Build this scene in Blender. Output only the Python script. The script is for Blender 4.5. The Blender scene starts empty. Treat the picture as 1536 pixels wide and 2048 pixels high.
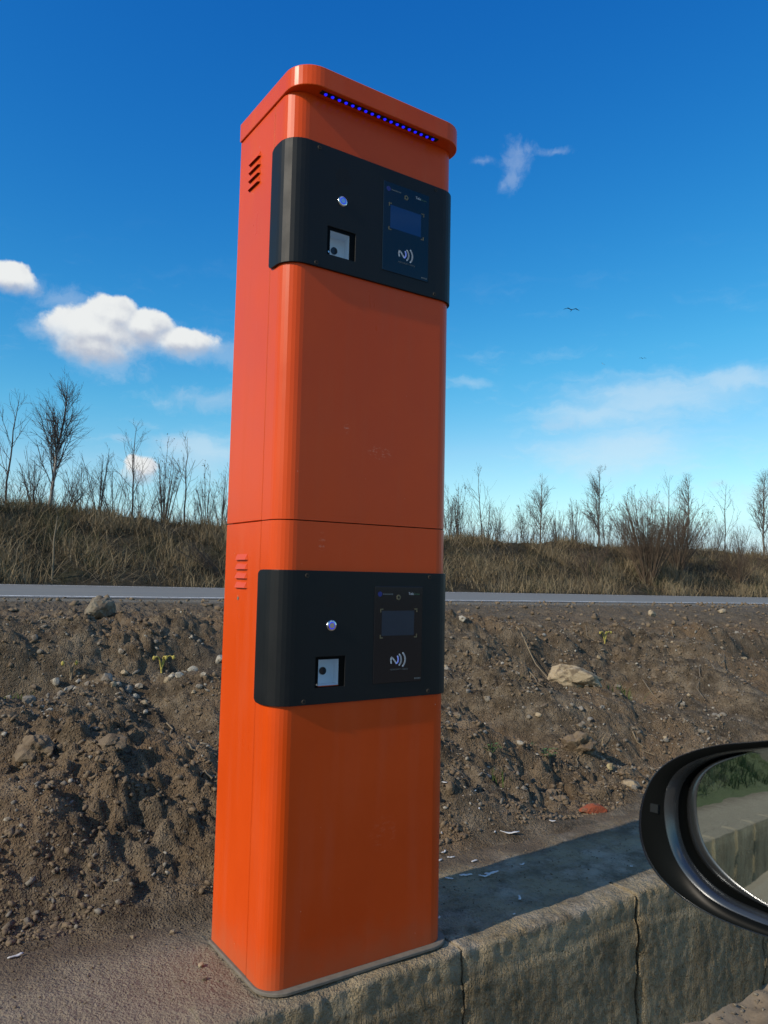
import bpy, bmesh, math, random
import numpy as np
from mathutils import Vector, Matrix

SC = bpy.context.scene
COL = SC.collection
random.seed(7)
RNG = np.random.RandomState(7)

# ------------------------------------------------------------------ camera
cam_d = bpy.data.cameras.new('camera')
cam = bpy.data.objects.new('camera', cam_d)
COL.objects.link(cam)
SC.camera = cam
_r = Vector((0.8286788, -0.55933472, 0.02088366))
_u = Vector((-0.06383677, -0.05737814, 0.9963095))
_f = Vector((0.55607223, 0.8269537, 0.08325417))
CAM = Vector((-0.7539, -1.5349, 0.8781))
cam.matrix_world = Matrix(((_r.x, _u.x, -_f.x, CAM.x), (_r.y, _u.y, -_f.y, CAM.y),
                           (_r.z, _u.z, -_f.z, CAM.z), (0, 0, 0, 1)))
cam_d.sensor_fit = 'VERTICAL'
cam_d.sensor_height = 36.0
cam_d.sensor_width = 27.0
cam_d.lens = 1545.05 / 2048 * 36.0
cam_d.clip_start = 0.05
cam_d.clip_end = 3000
cam_d.dof.use_dof = True
cam_d.dof.focus_distance = 3.2
cam_d.dof.aperture_fstop = 16

# ------------------------------------------------------------------ node helpers
def new_mat(name):
    m = bpy.data.materials.new(name); m.use_nodes = True
    nt = m.node_tree; nt.nodes.clear()
    return m, nt

class NT:
    """thin wrapper to write node graphs as expressions"""
    def __init__(s, nt): s.nt = nt
    def node(s, typ, **kw):
        n = s.nt.nodes.new(typ)
        for k, v in kw.items(): setattr(n, k, v)
        return n
    def put(s, sock, v):
        if isinstance(v, bpy.types.NodeSocket): s.nt.links.new(v, sock)
        elif v is not None:
            if isinstance(v, (tuple, list)) and len(v) == 3 and sock.type == 'RGBA': v = (*v, 1)
            sock.default_value = v
    def math(s, op, a, b=None, c=None, clamp=False):
        n = s.node('ShaderNodeMath', operation=op, use_clamp=clamp)
        s.put(n.inputs[0], a)
        if b is not None: s.put(n.inputs[1], b)
        if c is not None: s.put(n.inputs[2], c)
        return n.outputs[0]
    def vmath(s, op, a, b=None, c=None):
        n = s.node('ShaderNodeVectorMath', operation=op)
        s.put(n.inputs[0], a)
        if b is not None: s.put(n.inputs[1], b)
        if c is not None: s.put(n.inputs[2], c)
        return n.outputs['Value'] if op in ('LENGTH', 'DOT_PRODUCT') else n.outputs[0]
    def noise(s, vec, scale, detail=3, rough=.55, col=False, dist=0.0):
        n = s.node('ShaderNodeTexNoise'); s.put(n.inputs['Vector'], vec)
        s.put(n.inputs['Scale'], scale); s.put(n.inputs['Detail'], detail); s.put(n.inputs['Roughness'], rough)
        s.put(n.inputs['Distortion'], dist)
        return n.outputs['Color'] if col else n.outputs[0]
    def voronoi(s, vec, scale, feature='F1', out='Distance'):
        n = s.node('ShaderNodeTexVoronoi', feature=feature); s.put(n.inputs['Vector'], vec); s.put(n.inputs['Scale'], scale)
        return n.outputs[out]
    def ramp(s, fac, stops):
        n = s.node('ShaderNodeValToRGB'); cr = n.color_ramp
        while len(cr.elements) < len(stops): cr.elements.new(.5)
        for e, (p, c) in zip(cr.elements, stops):
            e.position = p; e.color = (*c, 1) if len(c) == 3 else c
        s.put(n.inputs[0], fac); return n.outputs[0]
    def mix(s, fac, a, b, mode='MIX'):
        n = s.node('ShaderNodeMix', data_type='RGBA', blend_type=mode)
        s.put(n.inputs[0], fac); s.put(n.inputs[6], a); s.put(n.inputs[7], b); return n.outputs[2]
    def mapr(s, v, a, b, c=0.0, d=1.0, smooth=True):
        n = s.node('ShaderNodeMapRange', interpolation_type='SMOOTHSTEP' if smooth else 'LINEAR')
        s.put(n.inputs[0], v)
        for i, x in zip((1, 2, 3, 4), (a, b, c, d)): s.put(n.inputs[i], x)
        return n.outputs[0]
    def bump(s, h, strength=.5, dist=.01, normal=None):
        n = s.node('ShaderNodeBump'); s.put(n.inputs['Strength'], strength); s.put(n.inputs['Distance'], dist)
        s.put(n.inputs['Height'], h)
        if normal: s.put(n.inputs['Normal'], normal)
        return n.outputs[0]
    def pos(s): return s.node('ShaderNodeNewGeometry').outputs['Position']
    def obj(s): return s.node('ShaderNodeTexCoord').outputs['Object']
    def sep(s, v):
        n = s.node('ShaderNodeSeparateXYZ'); s.put(n.inputs[0], v); return n.outputs
    def principled(s, color, rough=.6, metal=0.0, normal=None, spec=.5, coat=0.0, emit=None, estr=0.0, coat_rough=.1):
        n = s.node('ShaderNodeBsdfPrincipled')
        s.put(n.inputs['Base Color'], color); s.put(n.inputs['Roughness'], rough); s.put(n.inputs['Metallic'], metal)
        s.put(n.inputs['Specular IOR Level'], spec); s.put(n.inputs['Coat Weight'], coat); s.put(n.inputs['Coat Roughness'], coat_rough)
        if normal: s.put(n.inputs['Normal'], normal)
        if emit: s.put(n.inputs['Emission Color'], emit); s.put(n.inputs['Emission Strength'], estr)
        o = s.node('ShaderNodeOutputMaterial'); s.nt.links.new(n.outputs[0], o.inputs[0]); return n

# ------------------------------------------------------------------ world: sky, clouds; sun
SUN_EL = math.radians(31.0)
SUN_TO = Vector((-math.cos(SUN_EL) * 0.9998, -math.cos(SUN_EL) * 0.056, math.sin(SUN_EL))).normalized()
world = bpy.data.worlds.new('World'); SC.world = world; world.use_nodes = True
wt = world.node_tree; wt.nodes.clear(); W = NT(wt)
sky = W.node('ShaderNodeTexSky', sky_type='NISHITA')
sky.sun_disc = False
sky.sun_elevation = SUN_EL
sky.sun_rotation = math.atan2(SUN_TO.x, SUN_TO.y)
sky.altitude = 150; sky.air_density = 1.0; sky.dust_density = 0.3; sky.ozone_density = 2.5
hs = W.node('ShaderNodeHueSaturation'); hs.inputs['Saturation'].default_value = 1.22; hs.inputs['Value'].default_value = 1.0
W.put(hs.inputs['Color'], sky.outputs[0])
# colour response of the photograph: deep, clean blue overhead, pale cyan low down
sr = W.node('ShaderNodeSeparateColor'); W.put(sr.inputs[0], hs.outputs[0]); s0 = sr.outputs
cr_ = W.math('MINIMUM', W.math('MULTIPLY', W.math('POWER', s0[0], 2.1), .56), W.math('MULTIPLY', s0[0], 1.3))
cg_ = W.math('MINIMUM', W.math('MULTIPLY', W.math('POWER', s0[1], 1.27), 1.15), W.math('MULTIPLY', s0[1], 1.52))
cb_ = W.math('MULTIPLY', W.math('POWER', s0[2], .72), 2.36)
cc_ = W.node('ShaderNodeCombineColor'); W.put(cc_.inputs[0], cr_); W.put(cc_.inputs[1], cg_); W.put(cc_.inputs[2], cb_)
skycol = W.mix(W.mapr(s0[1], 5.5, 12), cc_.outputs[0], W.vmath('MULTIPLY', hs.outputs[0], (1.35, 1.35, 1.35)))
dirv = W.node('ShaderNodeTexCoord').outputs['Generated']
dx, dy, dz = W.sep(dirv)
az = W.math('ARCTAN2', dx, dy)
el = W.math('ARCSINE', dz)
cmb = W.node('ShaderNodeCombineXYZ'); W.put(cmb.inputs[0], az); W.put(cmb.inputs[1], el)
AE = cmb.outputs[0]
n1 = W.noise(AE, 26, 5, .58, col=True)
n2 = W.noise(AE, 48, 6, .62)
warp = W.vmath('MULTIPLY', W.vmath('SUBTRACT', n1, (.5, .5, .5)), (.022, .017, 0))
AEw = W.vmath('ADD', AE, warp)
def blobs(vec, lst):
    e = None
    for a, b, rx, ry, *bias in lst:
        l = W.vmath('LENGTH', W.vmath('MULTIPLY', W.vmath('SUBTRACT', vec, (a, b, 0)), (1 / rx, 1 / ry, 0)))
        if bias: l = W.math('ADD', l, bias[0])
        e = l if e is None else W.math('SMOOTH_MIN', e, l, .25)
    return e
CUM = [(0.2416, 0.3063, 0.0367, 0.0264), (0.2262, 0.2868, 0.0700, 0.0300), (0.2208, 0.2700, 0.050, 0.022), (0.2808, 0.2995, 0.0396, 0.0229), (0.1247, 0.3332, 0.0301, 0.0183), (0.2285, 0.2900, 0.050, 0.030), (0.2829, 0.1261, 0.0285, 0.0215, .22), (0.274, 0.134, 0.016, 0.012, .2), (0.325, 0.2870, 0.052, 0.018),
       (-0.62, 0.27, .09, .03), (-0.75, 0.25, .07, .02), (1.9, .2, .1, .025), (2.6, .3, .12, .05), (-2.2, .22, .14, .05), (-1.4, .2, .08, .02), (2.15, .48, .22, .09), (2.85, .66, .26, .11), (-2.7, .5, .26, .10), (-2.0, .72, .28, .12), (1.75, .72, .2, .08), (-1.2, .55, .18, .06)]  # last, larger ones are out of view, added to make shade light less blue
SOFT = [(0.345, 0.2790, 0.05, 0.014, -.2), (0.3333, 0.2867, 0.0469, 0.0167), (0.2445, 0.2503, 0.0444, 0.0177), (0.1862, 0.3171, 0.0341, 0.0134), (0.177, 0.2816, 0.0337, 0.0125), (0.2577, 0.1612, 0.0152, 0.0049), (0.7587, 0.5088, 0.019, 0.020, .1), (0.752, 0.4900, 0.013, 0.016, .15), (0.742, 0.4810, 0.009, 0.008, .3), (0.772, 0.520, 0.014, 0.008, .3), (0.8082, 0.5131, 0.034, 0.0065, .62), (0.716, 0.508, 0.030, 0.007, .62), (0.3872, 0.273, 0.0447, 0.0158), (0.3643, 0.2171, 0.0568, 0.0136), (0.3172, 0.1642, 0.0183, 0.0086), (0.8166, 0.1959, 0.030, 0.0085), (1.0042, 0.1192, 0.0098, 0.0047), (1.0522, 0.1037, 0.041, 0.0151)]
CIR = [(0.9434, 0.2269, 0.1266, 0.0249), (1.0279, 0.2384, 0.0631, 0.0149), (0.8598, 0.2065, 0.0776, 0.0184), (0.8899, 0.1594, 0.0871, 0.0338), (0.7013, 0.2471, 0.0453, 0.0100, .55), (0.3545, 0.1509, 0.0562, 0.025), (1.6, .3, .2, .05), (-.4, .4, .2, .04), (-1.8, .5, .3, .06), (2.9, .45, .3, .05), (-1.0, 1.15, 1.0, .26), (1.6, 1.2, 1.0, .26), (2.8, .98, .6, .2)]  # wide high ones at the end: unseen veil overhead, added to neutralise blue shade
ec = blobs(AEw, CUM)
# crisp sunlit tops, soft grey undersides: compare the cloud body with itself a little higher up
ec_up = blobs(W.vmath('ADD', AEw, (-.004, .012, 0)), CUM)
topside = W.math('SUBTRACT', ec_up, ec)
nn = W.math('SUBTRACT', n2, .5)
d_crisp = W.mapr(W.math('MULTIPLY_ADD', nn, .55, ec), .78, 1.05, 1.0, 0.0)
d_soft = W.mapr(W.math('MULTIPLY_ADD', nn, .75, ec), .30, 1.32, 1.0, 0.0)
kt = W.mapr(topside, -.25, .35)
dcum = W.math('MULTIPLY_ADD', W.math('SUBTRACT', d_crisp, d_soft), kt, d_soft)
es = blobs(AEw, SOFT)
n3 = W.noise(W.vmath('ADD', AEw, warp), 42, 5, .68)
dsoft = W.math('MULTIPLY', W.mapr(W.math('MULTIPLY_ADD', W.math('SUBTRACT', n3, .5), 2.6, es), .1, 1.5, 1.0, 0.0), .28)
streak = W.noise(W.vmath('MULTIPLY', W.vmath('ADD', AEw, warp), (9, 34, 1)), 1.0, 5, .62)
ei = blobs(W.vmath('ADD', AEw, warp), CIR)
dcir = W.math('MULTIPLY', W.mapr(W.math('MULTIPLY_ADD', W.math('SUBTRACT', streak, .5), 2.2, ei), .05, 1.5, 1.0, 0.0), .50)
# faint high wisps over the whole sky, thicker towards the horizon
wsp = W.math('MULTIPLY', W.mapr(streak, .52, .82), W.mapr(el, .45, .02, 0.0, .45))
vap = W.mapr(el, .15, .01, 0.0, .40)
CLOUD = 9.2
shade = W.mapr(W.math('MULTIPLY_ADD', W.noise(W.vmath('ADD', AE, (.012, -.012, 0)), 34, 4, .5), 1.3, W.math('MULTIPLY', topside, .75)), .28, .98)
ccol = W.mix(shade, (4.7, 5.1, 6.0, 1), (8.0, 8.2, 8.2, 1))
c = W.mix(vap, skycol, (5.4, 7.2, 9.2, 1))
low = W.math('MULTIPLY', W.mapr(W.math('MULTIPLY_ADD', W.math('SUBTRACT', streak, .5), .05, el), .085, .045), .42)
c = W.mix(low, c, (2.9, 4.2, 6.8, 1))
c = W.mix(wsp, c, (6.2, 7.6, 8.5, 1))
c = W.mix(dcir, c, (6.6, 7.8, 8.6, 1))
c = W.mix(dsoft, c, (5.6, 6.6, 7.9, 1))
c = W.mix(dcum, c, ccol)
bg = W.node('ShaderNodeBackground'); W.put(bg.inputs[0], c); bg.inputs[1].default_value = 0.105
wo = W.node('ShaderNodeOutputWorld'); wt.links.new(bg.outputs[0], wo.inputs[0])

sun_d = bpy.data.lights.new('sun', 'SUN'); sun_d.energy = 3.8; sun_d.angle = math.radians(0.53); sun_d.color = (1.0, .88, .72)
sun = bpy.data.objects.new('sun', sun_d); COL.objects.link(sun)
sun.rotation_euler = (-SUN_TO).to_track_quat('-Z', 'Y').to_euler()
sun.location = (-6, -1, 6)

SC.view_settings.view_transform = 'Standard'
SC.view_settings.look = 'None'
SC.view_settings.exposure = 0.0
SC.view_settings.gamma = 1.0
SC.view_settings.use_curve_mapping = False
SC.render.engine = 'CYCLES'
SC.cycles.use_denoising = True
SC.cycles.max_bounces = 6
SC.cycles.diffuse_bounces = 3
SC.cycles.glossy_bounces = 4

# ------------------------------------------------------------------ object helpers
def tag(o, label=None, cat=None, group=None, kind=None):
    if label: o['label'] = label
    if cat: o['category'] = cat
    if group: o['group'] = group
    if kind: o['kind'] = kind
    return o
def link(name, me, mat=None, parent=None):
    o = bpy.data.objects.new(name, me); COL.objects.link(o)
    if mat is not None:
        for m in (mat if isinstance(mat, (list, tuple)) else [mat]): me.materials.append(m)
    if parent is not None: o.parent = parent
    return o
def empty(name, loc, label, cat, group=None, rz=0):
    o = bpy.data.objects.new(name, None); COL.objects.link(o); o.location = loc; o.rotation_euler.z = rz
    o.empty_display_size = .05
    return tag(o, label, cat, group)
def mesh(name, V, F, smooth=False):
    me = bpy.data.meshes.new(name)
    me.from_pydata([tuple(map(float, v)) for v in V], [], [tuple(map(int, f)) for f in F])
    me.update()
    if smooth: me.polygons.foreach_set('use_smooth', [True] * len(me.polygons))
    return me
def mesh_np(name, V, Q, smooth=False, n=4):
    """fast: V (k,3) float, Q (m,n) int"""
    me = bpy.data.meshes.new(name)
    V = np.ascontiguousarray(V, np.float32); Q = np.ascontiguousarray(Q, np.int32)
    me.vertices.add(len(V)); me.vertices.foreach_set('co', V.ravel())
    me.loops.add(Q.size); me.loops.foreach_set('vertex_index', Q.ravel())
    me.polygons.add(len(Q)); me.polygons.foreach_set('loop_start', np.arange(0, Q.size, n, dtype=np.int32))
    me.update(calc_edges=True)
    if smooth: me.polygons.foreach_set('use_smooth', np.ones(len(Q), bool))
    return me
def face_attr(me, name, vals):
    a = me.attributes.new(name, 'FLOAT', 'FACE'); a.data.foreach_set('value', np.asarray(vals, np.float32))
def grid_mesh(name, X, Y, Z, smooth=False):
    """X,Y,Z arrays (ny,nx)"""
    ny, nx = X.shape
    V = np.stack([X, Y, Z], -1).reshape(-1, 3)
    i = np.arange(ny * nx).reshape(ny, nx)
    Q = np.stack([i[:-1, :-1], i[:-1, 1:], i[1:, 1:], i[1:, :-1]], -1).reshape(-1, 4)
    return mesh_np(name, V, Q, smooth)
def prism(outline, z0, z1):
    n = len(outline)
    V = [(x, y, z0) for x, y in outline] + [(x, y, z1) for x, y in outline]
    F = [tuple(range(n))[::-1], tuple(range(n, 2 * n))]
    F += [(i, (i + 1) % n, n + (i + 1) % n, n + i) for i in range(n)]
    return V, F
def box(x0, x1, y0, y1, z0, z1):
    return prism([(x0, y0), (x1, y0), (x1, y1), (x0, y1)], z0, z1)
def bevel(o, w=.002, seg=2, ang=40):
    m = o.modifiers.new('bevel', 'BEVEL'); m.width = w; m.segments = seg; m.limit_method = 'ANGLE'; m.angle_limit = math.radians(ang)
    return o
def cut(o, cutters):
    for cme in cutters:
        c_ = bpy.data.objects.new('cutter', cme); COL.objects.link(c_)
        m = o.modifiers.new('b', 'BOOLEAN'); m.operation = 'DIFFERENCE'; m.object = c_; m.solver = 'EXACT'
    dg = bpy.context.evaluated_depsgraph_get()
    me = bpy.data.meshes.new_from_object(o.evaluated_get(dg))
    for m in list(o.modifiers):
        c_ = m.object; o.modifiers.remove(m); bpy.data.objects.remove(c_)
    o.data = me
def tubes(groups, sides=4):
    """groups: list of (P (m,n,3), R (m,n)); returns V, Q"""
    Vs, Qs, off = [], [], 0
    for P, R in groups:
        P = np.asarray(P, float); R = np.asarray(R, float)
        m, n, _ = P.shape
        T = np.gradient(P, axis=1); T /= np.linalg.norm(T, axis=2, keepdims=True) + 1e-9
        ref = np.array([.31, .17, .05]); ref = np.broadcast_to(ref, T.shape)
        ref = np.where(np.abs(T[..., 2:3]) < .8, np.array([.05, .03, 1.0]), np.array([1.0, .3, .05]))
        U = np.cross(T, ref); U /= np.linalg.norm(U, axis=2, keepdims=True) + 1e-9
        Vv = np.cross(T, U)
        a = np.arange(sides) * 2 * np.pi / sides
        ring = P[:, :, None, :] + R[:, :, None, None] * (np.cos(a)[None, None, :, None] * U[:, :, None, :] + np.sin(a)[None, None, :, None] * Vv[:, :, None, :])
        idx = np.arange(m * n * sides).reshape(m, n, sides) + off
        nx = np.roll(idx, -1, axis=2)
        Q = np.stack([idx[:, :-1], nx[:, :-1], nx[:, 1:], idx[:, 1:]], -1).reshape(-1, 4)
        Vs.append(ring.reshape(-1, 3)); Qs.append(Q); off += m * n * sides
    return np.concatenate(Vs), np.concatenate(Qs)
# ------------------------------------------------------------------ materials
def mat_paint():
    m, nt = new_mat('orange_powder_coat'); N = NT(nt); p = N.obj()
    sm = N.noise(p, 3.0, 4, .6); fine = N.noise(p, 900, 2, .5)
    scuff = N.mapr(N.noise(N.vmath('MULTIPLY', p, (60, 60, 14)), 1.0, 3, .65), .70, .78)
    col = N.mix(N.mapr(sm, .3, .7), (.61, .061, .004), (.66, .070, .005))
    dirt = N.mapr(N.math('ADD', N.sep(p)[2], N.math('MULTIPLY', N.noise(p, 25, 3), .10)), .16, .02, 0.0, .30)
    col = N.mix(dirt, col, (.30, .17, .09))
    col = N.mix(N.math('MULTIPLY', scuff, .16), col, (.70, .30, .18))
    # two rubbed patches on the upper door, as bumpers and sleeves leave them
    x, y, z = N.sep(p)
    for (cx, cz, rx, rz, k) in ((.262, 1.175, .040, .022, .22), (.168, 1.222, .010, .016, .30), (.11, .955, .012, .03, .14), (.30, .28, .05, .05, .06)):
        dd = N.math('ADD', N.math('POWER', N.math('MULTIPLY', N.math('SUBTRACT', x, cx), 1 / rx), 2.0), N.math('POWER', N.math('MULTIPLY', N.math('SUBTRACT', z, cz), 1 / rz), 2.0))
        mk = N.math('MULTIPLY', N.mapr(dd, 1.0, .2), N.mapr(N.noise(N.vmath('MULTIPLY', p, (60, 60, 150)), 1.0, 4, .7), .50, .70))
        col = N.mix(N.math('MULTIPLY', mk, k * 2.2), col, (.72, .40, .28))
    chips = N.math('MULTIPLY', N.mapr(N.voronoi(p, 26), .045, .03), N.mapr(N.noise(p, 5, 2), .47, .55))
    film = N.mapr(N.noise(N.vmath('MULTIPLY', p, (22, 22, 2.2)), 1.0, 4, .6), .45, .75)
    col = N.mix(N.math('MULTIPLY', film, .05), col, (.42, .24, .15))
    col = N.mix(N.math('MULTIPLY', chips, .55), col, (.75, .50, .38))
    r = N.math('ADD', N.mapr(sm, .3, .7, .27, .38), N.math('MULTIPLY', film, .10))
    N.principled(col, r, normal=N.bump(fine, .06, .0004), spec=.26, coat=.0, coat_rough=.18)
    return m
def mat_panel():
    m, nt = new_mat('black_coated_steel'); N = NT(nt); p = N.obj()
    sm = N.noise(p, 9, 4, .6)
    spot = N.mapr(N.voronoi(p, 70), .05, .02, 0.0, 1.0)
    spot = N.math('MULTIPLY', spot, N.mapr(N.noise(p, 16, 2), .55, .7))
    col = N.mix(sm, (.006, .007, .008), (.011, .012, .013))
    col = N.mix(N.math('MULTIPLY', spot, .6), col, (.16, .16, .15))
    N.principled(col, N.mapr(sm, .3, .7, .42, .52), normal=N.bump(N.noise(p, 700, 2), .08, .0004), spec=.22)
    return m
def mat_simple(name, col, rough=.5, metal=0.0, spec=.5, emit=None, estr=0.0, var=.12, scale=40, bump=0.0, coat=0.0):
    m, nt = new_mat(name); N = NT(nt); p = N.obj()
    n = N.noise(p, scale, 3)
    c2 = tuple(min(1, x * (1 + var)) for x in col); c1 = tuple(x * (1 - var) for x in col)
    N.principled(N.mix(n, c1, c2), rough, metal, normal=N.bump(n, bump, .004) if bump else None, spec=spec, emit=emit, estr=estr, coat=coat)
    return m
def mat_soil():
    m, nt = new_mat('brown_soil'); N = NT(nt); p = N.pos()
    big = N.noise(p, 1.3, 4, .6); mid = N.noise(p, 9, 5, .65); fine = N.noise(p, 70, 4, .65)
    col = N.ramp(mid, [(.30, (.055, .041, .026)), (.5, (.140, .107, .070)), (.70, (.240, .192, .132))])
    col = N.mix(N.mapr(big, .40, .66), col, N.mix(.5, col, (.240, .155, .085)))
    col = N.mix(N.mapr(fine, .55, .75, 0, .5), col, (.33, .275, .20))
    col = N.mix(N.mapr(fine, .45, .28, 0, .6), col, (.040, .032, .023))
    x, y, z = N.sep(p)
    # trodden, dusty grey ground on the flat behind the crest and towards the road
    dusty = N.math('MULTIPLY', N.mapr(N.math('MULTIPLY_ADD', N.noise(p, 1.6, 3), 1.2, y), 3.0, 4.4), .75)
    col = N.mix(dusty, col, N.mix(mid, (.105, .086, .062), (.185, .155, .115)))
    shoulder = N.mapr(N.math('MULTIPLY_ADD', mid, .5, y), 4.55, 4.95)
    col = N.mix(N.math('MULTIPLY', shoulder, .85), col, N.mix(fine, (.19, .165, .125), (.27, .24, .19)))
    # gravelly dark band under the crest
    gb = N.math('MULTIPLY', N.mapr(N.math('ABSOLUTE', N.math('SUBTRACT', y, 1.95)), .35, .05), N.mapr(N.noise(p, 1.1, 2), .35, .65))
    col = N.mix(N.math('MULTIPLY', gb, N.mapr(x, 2.2, .8, .45, .85)), col, N.mix(fine, (.030, .026, .022), (.105, .090, .070)))
    # turf where the bank is grown over, far to the left
    gr = N.mapr(N.math('MULTIPLY_ADD', N.noise(p, 2.0, 3), .8, x), -1.0, -1.6)
    col = N.mix(gr, col, N.mix(mid, (.025, .05, .012), (.06, .10, .02)))
    peb = N.voronoi(p, 120); peb2 = N.voronoi(p, 45)
    pm = N.math('MULTIPLY', N.mapr(peb2, .30, .18), N.mapr(N.noise(p, 22, 2), .52, .66))
    col = N.mix(N.math('MULTIPLY', pm, .75), col, N.mix(N.noise(p, 60, 1), (.17, .14, .105), (.30, .265, .215)))
    h = N.math('ADD', N.math('MULTIPLY', fine, .8), N.math('MULTIPLY', N.noise(p, 190, 3), .35))
    h = N.math('ADD', h, N.math('MULTIPLY', N.mapr(peb, .5, .05), .30))
    h = N.math('ADD', h, N.math('MULTIPLY', pm, .5))
    N.principled(col, .95, normal=N.bump(h, 1.0, .021), spec=.12)
    return m
def mat_concrete(name='weathered_concrete', dusty=1.0):
    m, nt = new_mat(name); N = NT(nt); p = N.pos(); x, y, z = N.sep(p)
    a = N.noise(p, 7, 5, .65); b = N.noise(p, 55, 4, .7)
    ps = N.vmath('MULTIPLY', p, (26, 26, 3.2)); run = N.noise(ps, 1.0, 4, .6)
    col = N.ramp(a, [(.3, (.190, .145, .082)), (.5, (.295, .232, .138)), (.7, (.380, .312, .195))])
    col = N.mix(N.mapr(b, .42, .7, 0, .55), col, (.275, .245, .185))
    col = N.mix(N.mapr(b, .45, .28, 0, .7), col, (.070, .058, .038))
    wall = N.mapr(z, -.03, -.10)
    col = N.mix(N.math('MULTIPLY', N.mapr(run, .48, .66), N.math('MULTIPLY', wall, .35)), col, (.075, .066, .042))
    # dust and sand settled on the top
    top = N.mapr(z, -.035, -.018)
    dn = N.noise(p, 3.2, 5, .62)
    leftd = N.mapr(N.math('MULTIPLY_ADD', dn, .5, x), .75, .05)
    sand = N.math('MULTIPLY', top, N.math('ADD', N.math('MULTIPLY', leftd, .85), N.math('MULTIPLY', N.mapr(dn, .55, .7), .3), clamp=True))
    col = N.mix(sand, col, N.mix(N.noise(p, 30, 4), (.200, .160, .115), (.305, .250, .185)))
    mud = N.math('MULTIPLY', top, N.math('MULTIPLY', N.mapr(N.noise(N.vmath('ADD', p, (3, 1, 0)), 5, 5, .65), .42, .58), N.mapr(x, .30, .55)))
    col = N.mix(N.math('MULTIPLY', mud, .8), col, N.mix(N.mapr(N.noise(p, 11, 6, .7), .36, .64), (.11, .088, .060), (.40, .340, .255)))
    # earth washed over the back of the slab
    back = N.math('MULTIPLY', top, N.mapr(N.math('MULTIPLY_ADD', N.noise(p, 6, 4), .30, y), .42, .60))
    col = N.mix(N.math('MULTIPLY', back, .9), col, N.mix(a, (.085, .062, .041), (.175, .130, .088)))
    h = N.math('ADD', N.math('MULTIPLY', b, .9), N.math('MULTIPLY', N.noise(p, 160, 3), .5))
    flake = N.noise(N.vmath('MULTIPLY', p, (110, 110, 42)), 1.0, 3, .65)
    h = N.math('MULTIPLY_ADD', N.math('MULTIPLY', flake, wall), 1.6, h)
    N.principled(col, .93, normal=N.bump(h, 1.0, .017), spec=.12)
    return m
def mat_asphalt(name, base=(.185, .182, .165), dust=(.235, .215, .18)):
    m, nt = new_mat(name); N = NT(nt); p = N.pos()
    n = N.noise(p, 1.2, 4, .6); g = N.noise(p, 60, 3, .7)
    st = N.noise(N.vmath('MULTIPLY', p, (.25, 3.2, 1)), 1.0, 3)
    col = N.mix(g, tuple(c * .7 for c in base), tuple(c * 1.3 for c in base))
    col = N.mix(N.mapr(N.math('ADD', N.math('MULTIPLY', n, .5), N.math('MULTIPLY', st, .5)), .42, .66, 0, .55), col, dust)
    N.principled(col, .88, normal=N.bump(g, .5, .006), spec=.25)
    return m
def mat_marking():
    m, nt = new_mat('worn_road_paint'); N = NT(nt); p = N.pos()
    w = N.mapr(N.noise(p, 14, 5, .7), .36, .56)
    N.principled(N.mix(w, (.30, .29, .27), (.74, .73, .70)), .75, spec=.3)
    return m
def mat_hill():
    m, nt = new_mat('dry_bank_ground'); N = NT(nt); p = N.pos()
    a = N.noise(p, .7, 4, .6); b = N.noise(p, 6, 5, .7)
    col = N.ramp(b, [(.3, (.022, .019, .012)), (.5, (.048, .040, .026)), (.72, (.090, .073, .047))])
    col = N.mix(N.mapr(a, .48, .64, 0, .6), col, (.040, .042, .018))
    N.principled(col, .95, normal=N.bump(b, 1, .08), spec=.1)
    return m
def mat_grass(name, stops, trans=.25):
    m, nt = new_mat(name); N = NT(nt)
    at = N.node('ShaderNodeAttribute', attribute_name='tint').outputs['Fac']
    col = N.ramp(at, stops)
    N.principled(col, .8, spec=.2)
    return m
def mat_bark(name, a, b, bands=False, top=None):
    m, nt = new_mat(name); N = NT(nt); p = N.obj()
    n = N.noise(N.vmath('MULTIPLY', p, (18, 18, 5)), 1.0, 4, .6)
    col = N.mix(n, a, b)
    if bands:
        k = N.mapr(N.noise(N.vmath('MULTIPLY', p, (5, 5, 22)), 1.0, 3, .6), .56, .66)
        col = N.mix(N.math('MULTIPLY', k, .85), col, (.03, .025, .022))
        col = N.mix(N.mapr(N.sep(p)[2], 1.0, 2.0), col, (.055, .042, .038))
    N.principled(col, .85, spec=.2)
    return m
def mat_stone(name, a, b, fleck=(.3, .28, .24)):
    m, nt = new_mat(name); N = NT(nt); p = N.obj()
    info = N.node('ShaderNodeObjectInfo').outputs['Random']
    pp = N.vmath('ADD', N.vmath('MULTIPLY', N.pos(), (1, 1, 1)), (0, 0, 0))
    n = N.noise(pp, 55, 5, .65)
    col = N.mix(n, a, b)
    col = N.mix(N.math('MULTIPLY', info, .5), col, fleck)
    soilm = N.mapr(N.noise(pp, 24, 3), .48, .62, 0, .75)
    col = N.mix(soilm, col, (.125, .090, .060))
    N.principled(col, .9, normal=N.bump(N.noise(pp, 140, 4, .7), .6, .006), spec=.2)
    return m
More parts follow.
